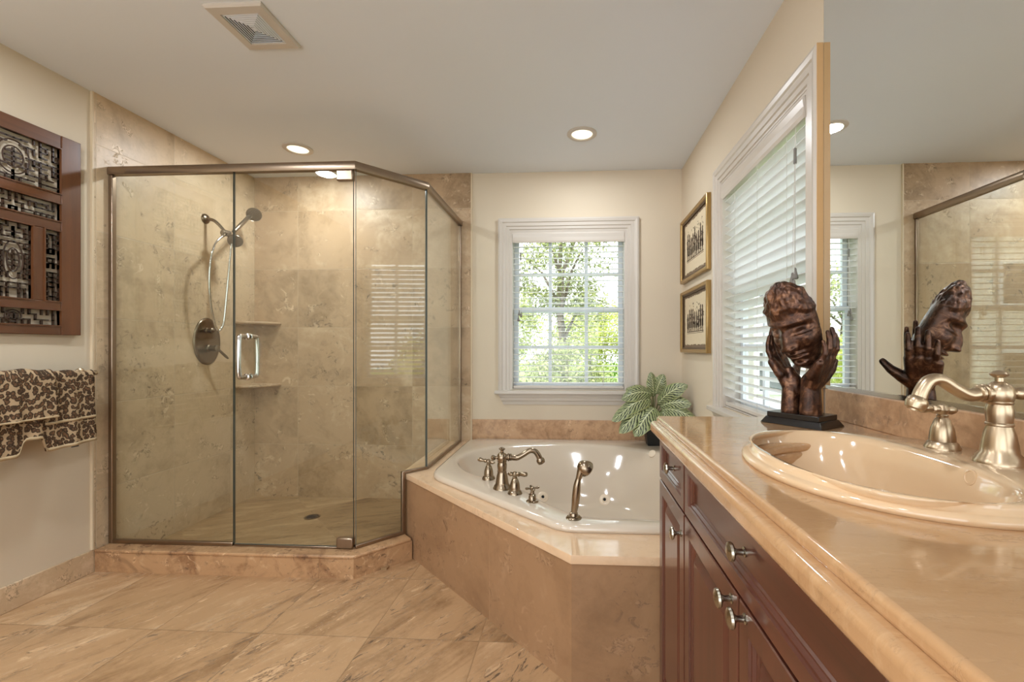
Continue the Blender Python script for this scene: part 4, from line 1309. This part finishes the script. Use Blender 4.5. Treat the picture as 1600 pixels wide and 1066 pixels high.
# ================================================================== TOWELS
TBX, TBZ = XL + 0.085, 1.055
t = thing('towel_bar', 'metal towel bar on the left wall, nearly hidden by leopard towels', 'towel bar', (XL, 2.0, TBZ))
MB().tube([(TBX, 1.40, TBZ), (TBX, 2.145, TBZ)], 0.0085, 14).build('bar', M['nickel'], t, smooth=True)
for y in (1.45, 2.138):
    pm = MB().lathe([(0.024, 0), (0.024, 0.004), (0.018, 0.010), (0.010, 0.014), (0.009, 0.075)], (XL, y, TBZ), (1, 0, 0), 20)
    pm.lathe([(0.001, -0.013), (0.009, -0.010), (0.013, 0), (0.009, 0.010), (0.001, 0.013)], (TBX, y, TBZ), (1, 0, 0), 18)
    pm.build('post', M['nickel'], t, smooth=True)
def towel(y0, y1, front, back, off, seed, name, label, waves=0.006, th=0.006, band=None, tagz=None):
    random.seed(seed)
    t = thing(name, label, 'towel', (TBX, (y0 + y1) / 2, TBZ))
    m = MB(); NY = 60; R = 0.0135 + off; rows = []
    for i in range(NY + 1):
        y = y0 + (y1 - y0) * i / NY
        zf = front(y); row = []
        sag = 0.004 * sin(y * 31 + seed) + 0.003 * sin(y * 57 + seed * 2)
        for k in range(11):      # back
            f = k / 10; z = back + (TBZ - back) * f
            row.append((TBX - R + 0.002 - waves * 0.2 * sin(y * 40) * (1 - f), y, z))
        for k in range(1, 8):
            a = pi - pi * k / 8
            row.append((TBX + R * cos(a), y, TBZ + (R + sag * 0.8) * sin(a)))
        for k in range(21):
            f = k / 20; z = TBZ + (zf - TBZ) * f
            wv = waves * (0.3 + 0.9 * f) * (0.6 * sin(y * 46 + seed) + 0.5 * sin(y * 83 + 1.3 * seed) + 0.5 * mnoise.noise(Vector((y * 18, z * 9, seed))))
            row.append((TBX + R + 0.012 * f + abs(wv) * 0.4 + wv + 0.004, y + 0.012 * f * mnoise.noise(Vector((y * 9, z * 6, seed + 4))), z))
        rows.append(row)
    n = len(rows[0])
    vs = [p for r in rows for p in r]
    fs = [(i * n + k, (i + 1) * n + k, (i + 1) * n + k + 1, i * n + k + 1) for i in range(NY) for k in range(n - 1)]
    m.add(vs, fs)
    o = m.build('cloth', M['leopard'], t, smooth='all', recalc=False)
    s_ = o.modifiers.new('s', 'SOLIDIFY'); s_.thickness = th; s_.offset = 0
    bake(o)
    # hem strip along the lower front edge
    def strip(frac0, frac1, ya, yb, nm):
        hm = MB(); r1 = []; r2 = []
        for i in range(NY + 1):
            y = y0 + (y1 - y0) * i / NY
            if y < ya or y > yb: continue
            row = rows[i]
            base = n - 21
            k0 = base + frac0 * 20; k1 = base + frac1 * 20
            def pt(k):
                k = min(k, n - 1.0001); q = int(k); fr_ = k - q
                A, B = Vector(row[q]), Vector(row[q + 1]); return A + (B - A) * fr_
            d = th / 2 + 0.0015
            r1.append([pt(k0) + Vector((d, 0, 0)), pt(k1) + Vector((d, 0, 0))])
        v2 = [p for r in r1 for p in r]; f2 = [(2 * i, 2 * i + 1, 2 * i + 3, 2 * i + 2) for i in range(len(r1) - 1)]
        hm.add(v2, f2)
        oo = hm.build(nm, M['hem'], t, smooth='all', recalc=False)
        ss = oo.modifiers.new('s', 'SOLIDIFY'); ss.thickness = 0.002; ss.offset = 0
        bake(oo)
    strip(0.955, 1.0, y0, y1, 'hem')
    if band: strip(band[0], band[1], band[2], band[3], 'woven_band')
    if tagz:
        MB().box((TBX + R + 0.022, tagz[0], tagz[1] - 0.004), (TBX + R + 0.026, tagz[0] + 0.03, tagz[1] + 0.012)).build('care_tag', M['tag'], t)
    return t
def fB(y):
    k1 = 1 / (1 + exp(-(y - 1.815) / 0.003)); k2 = 1 / (1 + exp(-(y - 1.893) / 0.003))
    return 0.702 + 0.068 * (k1 - k2) + 0.02 * k2 * (y - 1.9) * 3
towel(1.50, 2.117, fB, 0.78, 0.0, 3, 'bath_towel', 'leopard print towel with two low-hanging ends, underneath on the bar', 0.006, 0.007, (0.62, 0.655, 1.894, 2.117), (2.0, 0.706))
towel(1.47, 1.936, lambda y: 0.856 + 0.02 * (y - 1.8), 0.88, 0.013, 8, 'hand_towel', 'shorter leopard print towel laid over the longer one', 0.004, 0.007)

# ================================================================== PICTURES
def picture(z0, z1, label, seed):
    y0, y1 = 2.672, 3.318
    t = thing('framed_picture', label, 'picture', (XR, (y0 + y1) / 2, z0), 'gilt framed prints')
    mp = lambda a, b, z: (XR - b, a, z)
    MB().frame([(0, 0.001), (0, 0.026), (0.006, 0.030), (0.013, 0.026), (0.018, 0.028), (0.024, 0.022), (0.024, 0.003)], y0, y1, z0, z1, mp, 'loop').build('frame', M['gold'], t, bevel=0.001)
    MB().frame([(0.0235, 0.004), (0.0235, 0.019), (0.036, 0.016), (0.036, 0.004)], y0, y1, z0, z1, mp, 'loop').build('inner_frame', M['gold_dark'], t)
    MB().box((y0 + 0.01, 0.002, z0 + 0.01), (y1 - 0.01, 0.006, z1 - 0.01), 0, mp).build('mat_board', M['mat'], t)
    random.seed(seed)
    # deckle-edged sheet
    py0, py1, pz0, pz1 = y0 + 0.070, y1 - 0.070, z0 + 0.058, z1 - 0.058
    loop = []
    for i in range(40): loop.append((py0 + (py1 - py0) * i / 40, pz0 + random.uniform(-0.008, 0.004)))
    for i in range(28): loop.append((py1 + random.uniform(-0.004, 0.004), pz0 + (pz1 - pz0) * i / 28))
    for i in range(40): loop.append((py1 - (py1 - py0) * i / 40, pz1 + random.uniform(-0.004, 0.008)))
    for i in range(28): loop.append((py0 + random.uniform(-0.004, 0.004), pz1 - (pz1 - pz0) * i / 28))
    k = len(loop)
    m = MB(); m.rings([[mp(a, 0.0062, z) for a, z in loop], [mp(a, 0.0085, z) for a, z in loop]])
    # a row of plain standing figures above a ground line, with scattered marks
    ik = m
    def disc(a, z, ra, rz, nn=10, b=0.0092):
        ik.rings([[mp(a + ra * cos(2 * pi * q / nn), 0.0086, z + rz * sin(2 * pi * q / nn)) for q in range(nn)], [mp(a + ra * cos(2 * pi * q / nn), b, z + rz * sin(2 * pi * q / nn)) for q in range(nn)]], mi=1)
    def line(a0_, z0_, a1_, z1_, w, b=0.0091):
        d = Vector((a1_ - a0_, z1_ - z0_)); d.normalize(); nn = Vector((-d.y, d.x)) * w / 2
        c4 = [(a0_ + nn.x, z0_ + nn.y), (a1_ + nn.x, z1_ + nn.y), (a1_ - nn.x, z1_ - nn.y), (a0_ - nn.x, z0_ - nn.y)]
        ik.rings([[mp(a, 0.0086, z) for a, z in c4], [mp(a, b, z) for a, z in c4]], mi=1)
    ga0, ga1 = py0 + 0.055, py1 - 0.055
    gz = pz0 + 0.085
    line(ga0, gz, ga1, gz, 0.005); line(ga0, gz - 0.010, ga1, gz - 0.010, 0.003)
    top = pz1 - 0.06
    nf = 9
    for i in range(nf):
        a = ga0 + (ga1 - ga0) * (i + 0.5) / nf
        hgt = (top - gz) * random.uniform(0.62, 0.95)
        disc(a, gz + hgt, 0.012, 0.015)
        line(a, gz + hgt * 0.42, a, gz + hgt * 0.92, 0.027); line(a, gz + hgt * 0.2, a, gz + hgt * 0.5, 0.034)
        line(a - 0.006, gz, a - 0.003, gz + hgt * 0.45, 0.008); line(a + 0.010, gz, a + 0.004, gz + hgt * 0.45, 0.008)
        line(a, gz + hgt * 0.82, a + random.choice((-1, 1)) * 0.030, gz + hgt * random.uniform(0.5, 1.1), 0.006)
        line(a, gz + hgt * 0.80, a + random.choice((-1, 1)) * 0.026, gz + hgt * random.uniform(0.4, 0.7), 0.006)
    for i in range(90):
        a = random.uniform(ga0, ga1); z = random.uniform(gz, top + 0.02)
        r = random.uniform(0.003, 0.007)
        if random.random() < 0.5: disc(a, z, r, r * random.uniform(0.6, 1.4), 8, 0.0090)
        else: line(a, z, a + random.uniform(-0.02, 0.02), z + random.uniform(-0.02, 0.02), 0.003, 0.0090)
    m.build('paper', [M['paper'], M['ink']], t)
picture(1.652, 2.108, 'upper gilt framed print beside the window', 3)
picture(1.150, 1.588, 'lower gilt framed print beside the window', 9)

# ================================================================== CEILING FITTINGS
t = thing('ceiling_vent', 'square white ceiling exhaust vent with nested louvres', 'vent', (-1.335, 1.785, ZC))
vy, vx = 0.128, 0.120
cxv, cyv = -1.335, 1.785
mpv = lambda a, b, z: (cxv + a, cyv + z, ZC - b)
MB().frame([(0, 0.0), (0, 0.008), (0.006, 0.014), (0.040, 0.016), (0.042, 0.004)], -vx, vx, -vy, vy, mpv, 'loop').build('frame', M['trim'], t)
MB().box((-vx + 0.036, 0.001, -vy + 0.036), (vx - 0.036, 0.003, vy - 0.036), 0, mpv).build('duct', M['dark_gap'], t)
lv = MB()
for k in range(7):
    d = 0.043 + k * 0.0105
    lv.frame([(d, 0.006), (d + 0.001, 0.013), (d + 0.0065, 0.015), (d + 0.0060, 0.012)], -vx, vx, -vy, vy, mpv, 'loop')
lv.box((-0.006, 0.008, -0.010), (0.006, 0.014, 0.010), 0, mpv)
lv.build('louvres', M['vinyl'], t)

def can(x, y, label, watts=LAMP_W):
    t = thing('recessed_light', label, 'ceiling light', (x, y, ZC), 'recessed ceiling lights')
    MB().lathe([(0.094, 0.0), (0.094, 0.004), (0.088, 0.008), (0.070, 0.010), (0.066, 0.006), (0.064, 0.001)], (x, y, ZC), (0, 0, -1), 40, cap=False).build('trim_ring', M['trim'], t, smooth=True)
    MB().lathe([(0.065, 0.0005), (0.065, 0.004), (0.001, 0.0045)], (x, y, ZC), (0, 0, -1), 32).build('lens', M['lens'], t, smooth=True)
    L = bpy.data.lights.new('bulb', 'AREA')
    L.shape = 'DISK'; L.size = 0.13; L.energy = watts; L.color = (0.92, 0.96, 1.0)
    lo = bpy.data.objects.new('bulb', L); COL.objects.link(lo); lo.parent = t; lo.location = (0, 0, -0.012)
    return t
can(-1.862, 2.897, 'round recessed light lit above the shower door', 9.0)
can(0.055, 2.793, 'round recessed light lit above the tub')
can(-0.35, 0.70, 'unseen recessed light added for fill above the open floor', 7.0)  # from here down: unseen lights, added to brighten the room
can(-1.9, 1.25, 'unseen recessed light added for fill near the carved panel, just above the picture edge', 8.5)
can(-2.0, 0.3, 'unseen recessed light added for fill by the left wall', 7.0)
can(-0.5, -0.6, 'unseen recessed light added for fill behind the camera')
can(-1.6, -1.4, 'unseen recessed light added for fill in the far rear of the room')

# ================================================================== OUTSIDE
GZ = -0.35
o = MB().box((-30, YB + WT + 0.02, GZ - 0.2), (30, 45, GZ)).build('lawn', M['lawn']); tag(o, 'sunlit green lawn outside the windows', 'lawn', None, 'stuff')
o = MB().box((XR + WT + 0.02, -12, GZ - 0.2), (30, YB + WT + 0.02, GZ - 0.005)).build('side_lawn', M['lawn']); tag(o, 'green side lawn outside the window by the mirror', 'lawn', None, 'stuff')

def tree(x, y, h, r, rz, mat, label, nleaf, seed, size=0.07, cz=None, trunk=True):
    random.seed(seed)
    t = thing('garden_tree', label, 'tree', (x, y, GZ), 'garden trees')
    czz = cz if cz is not None else h - rz
    if trunk:
        tm = MB().tube(spline([(x, y, GZ), (x + 0.05, y, GZ + h * 0.25), (x - 0.05, y + 0.05, GZ + h * 0.5), (x, y, GZ + h * 0.8)], 5), [0.11] * 6 + [0.08] * 5 + [0.04] * 5, 10)
        for k in range(7):
            a = random.uniform(0, 2 * pi); z0 = GZ + h * random.uniform(0.3, 0.65)
            tm.tube([(x, y, z0), (x + cos(a) * r * 0.4, y + sin(a) * r * 0.4, z0 + h * 0.15), (x + cos(a) * r * 0.8, y + sin(a) * r * 0.8, z0 + h * 0.22)], [0.04, 0.025, 0.012], 7)
        tm.build('trunk', M['bark'], t, smooth=True)
    cl = []
    for k in range(38):
        while True:
            p = Vector((random.uniform(-1, 1), random.uniform(-1, 1), random.uniform(-1, 1)))
            if 0.25 < p.length < 1: break
        cl.append((Vector((x + p.x * r, y + p.y * r, GZ + czz + p.z * rz)), random.uniform(0.25, 0.5) * r))
    vs = []; fs = []
    for k in range(int(nleaf * 2.0)):
        c, cr = random.choice(cl)
        d = Vector((random.gauss(0, 1), random.gauss(0, 1), random.gauss(0, 0.8))).normalized() * cr * random.random() ** 0.45
        p = c + d
        a = Vector((random.gauss(0, 1), random.gauss(0, 1), random.gauss(0, 1))).normalized()
        b = a.orthogonal().normalized()
        p.z = max(p.z, GZ + 0.12)
        s = size * 0.62 * random.uniform(0.6, 1.3)
        i = len(vs)
        vs += [p - a * s, p + b * s * 0.45, p + a * s, p - b * s * 0.45]
        fs.append((i, i + 1, i + 2, i + 3))
    m = MB(); m.add(vs, fs)
    m.build('foliage', M[mat], t, recalc=False)
    return t
tree(-0.25, 9.5, 5.2, 1.05, 1.75, 'leaf_mid', 'tall loose-leaved tree centred outside the tub window', 4200, 1, 0.075)
tree(1.7, 8.6, 2.3, 0.9, 1.1, 'leaf_deep', 'deep green bushy tree at the right of the tub window view', 6000, 2, 0.07, 1.25)
tree(-2.7, 13.6, 3.4, 1.5, 1.3, 'leaf_lime', 'lime green low tree at the left of the tub window view', 6000, 3, 0.08)
tree(-0.2, 7.6, 1.6, 0.8, 0.75, 'leaf_mid', 'olive green shrub low in the middle of the tub window', 5000, 4, 0.06, 0.8, False)
tree(0.6, 17.0, 3.4, 1.8, 1.5, 'leaf_lime', 'lime green tree far behind the bushy one', 5000, 5, 0.11)
tree(-6.6, 14.0, 4.2, 1.8, 1.7, 'leaf_mid', 'spreading tree seen only in the mirrored tub window', 5000, 6, 0.10)
tree(-3.4, 8.5, 1.9, 1.0, 0.9, 'leaf_lime', 'lime shrub seen low in the mirrored tub window', 4000, 8, 0.07, 0.9, False)
tree(7.0, 1.2, 2.0, 1.1, 1.0, 'leaf_lime', 'lime shrub outside the window by the mirror', 4500, 9, 0.07, 0.9, False)
tree(8.2, 5.2, 3.0, 1.2, 1.3, 'leaf_deep', 'deep green tree outside the window by the mirror', 4500, 10, 0.08)

# palm outside the side window
t = thing('palm_tree', 'palm with arching fronds outside the window by the mirror', 'palm', (4.0, 3.3, GZ))
MB().tube([(4.0, 3.3, GZ), (4.03, 3.32, GZ + 1.2), (4.0, 3.3, GZ + 2.5)], [0.13, 0.10, 0.09], 12).build('trunk', M['bark'], t, smooth=True)
random.seed(12)
vs = []; fs = []
for k in range(16):
    a = 2 * pi * k / 16 + random.uniform(-0.1, 0.1); up0 = random.uniform(0.2, 1.0); L = random.uniform(1.0, 1.4)
    d = Vector((cos(a), sin(a), 0)); sd = Vector((-sin(a), cos(a), 0))
    top = Vector((4.0, 3.3, GZ + 2.5))
    for i in range(34):
        f = (i + 2) / 36
        c = top + d * L * f + Vector((0, 0, up0 * f - (0.6 + up0 * 0.7) * f * f))
        ll = 0.38 * sin(pi * min(1, f * 0.9 + 0.08))
        for s in (-1, 1):
            tip = c + sd * s * ll * 0.8 + d * ll * 0.5 - Vector((0, 0, ll * 0.45))
            j = len(vs)
            vs += [c - d * 0.012, c + d * 0.012, tip]; fs.append((j, j + 1, j + 2))
m = MB(); m.add(vs, fs); m.build('fronds', M['leaf_mid'], t, recalc=False)

# neighbouring white house
t = thing('white_house', 'white neighbouring house outside the window by the mirror', 'house', (7.2, 10.5, GZ))
MB().box((3.4, 9.2, GZ), (11.0, 13, 3.6)).build('wall', M['stucco'], t)
MB().prism([(3.2, 8.9), (11.4, 8.9), (11.4, 13.3), (3.2, 13.3)], 3.6, 3.8).build('roof', M['rooftile'], t)
for k in range(5):
    for z in (0.25, 2.0):
        x0 = 3.7 + k * 1.3
        w = MB().frame([(0, 0), (0, -0.05), (0.06, -0.05), (0.06, 0.0)], x0, x0 + 0.7, z, z + 0.9, lambda a, b, zz: (a, 9.2 + b, zz), 'loop')
        wo = w.build('window', M['vinyl'], t)
        MB().box((x0 + 0.05, 9.18, z + 0.05), (x0 + 0.65, 9.2, z + 0.85)).build('pane', M['dark_glass'], wo)
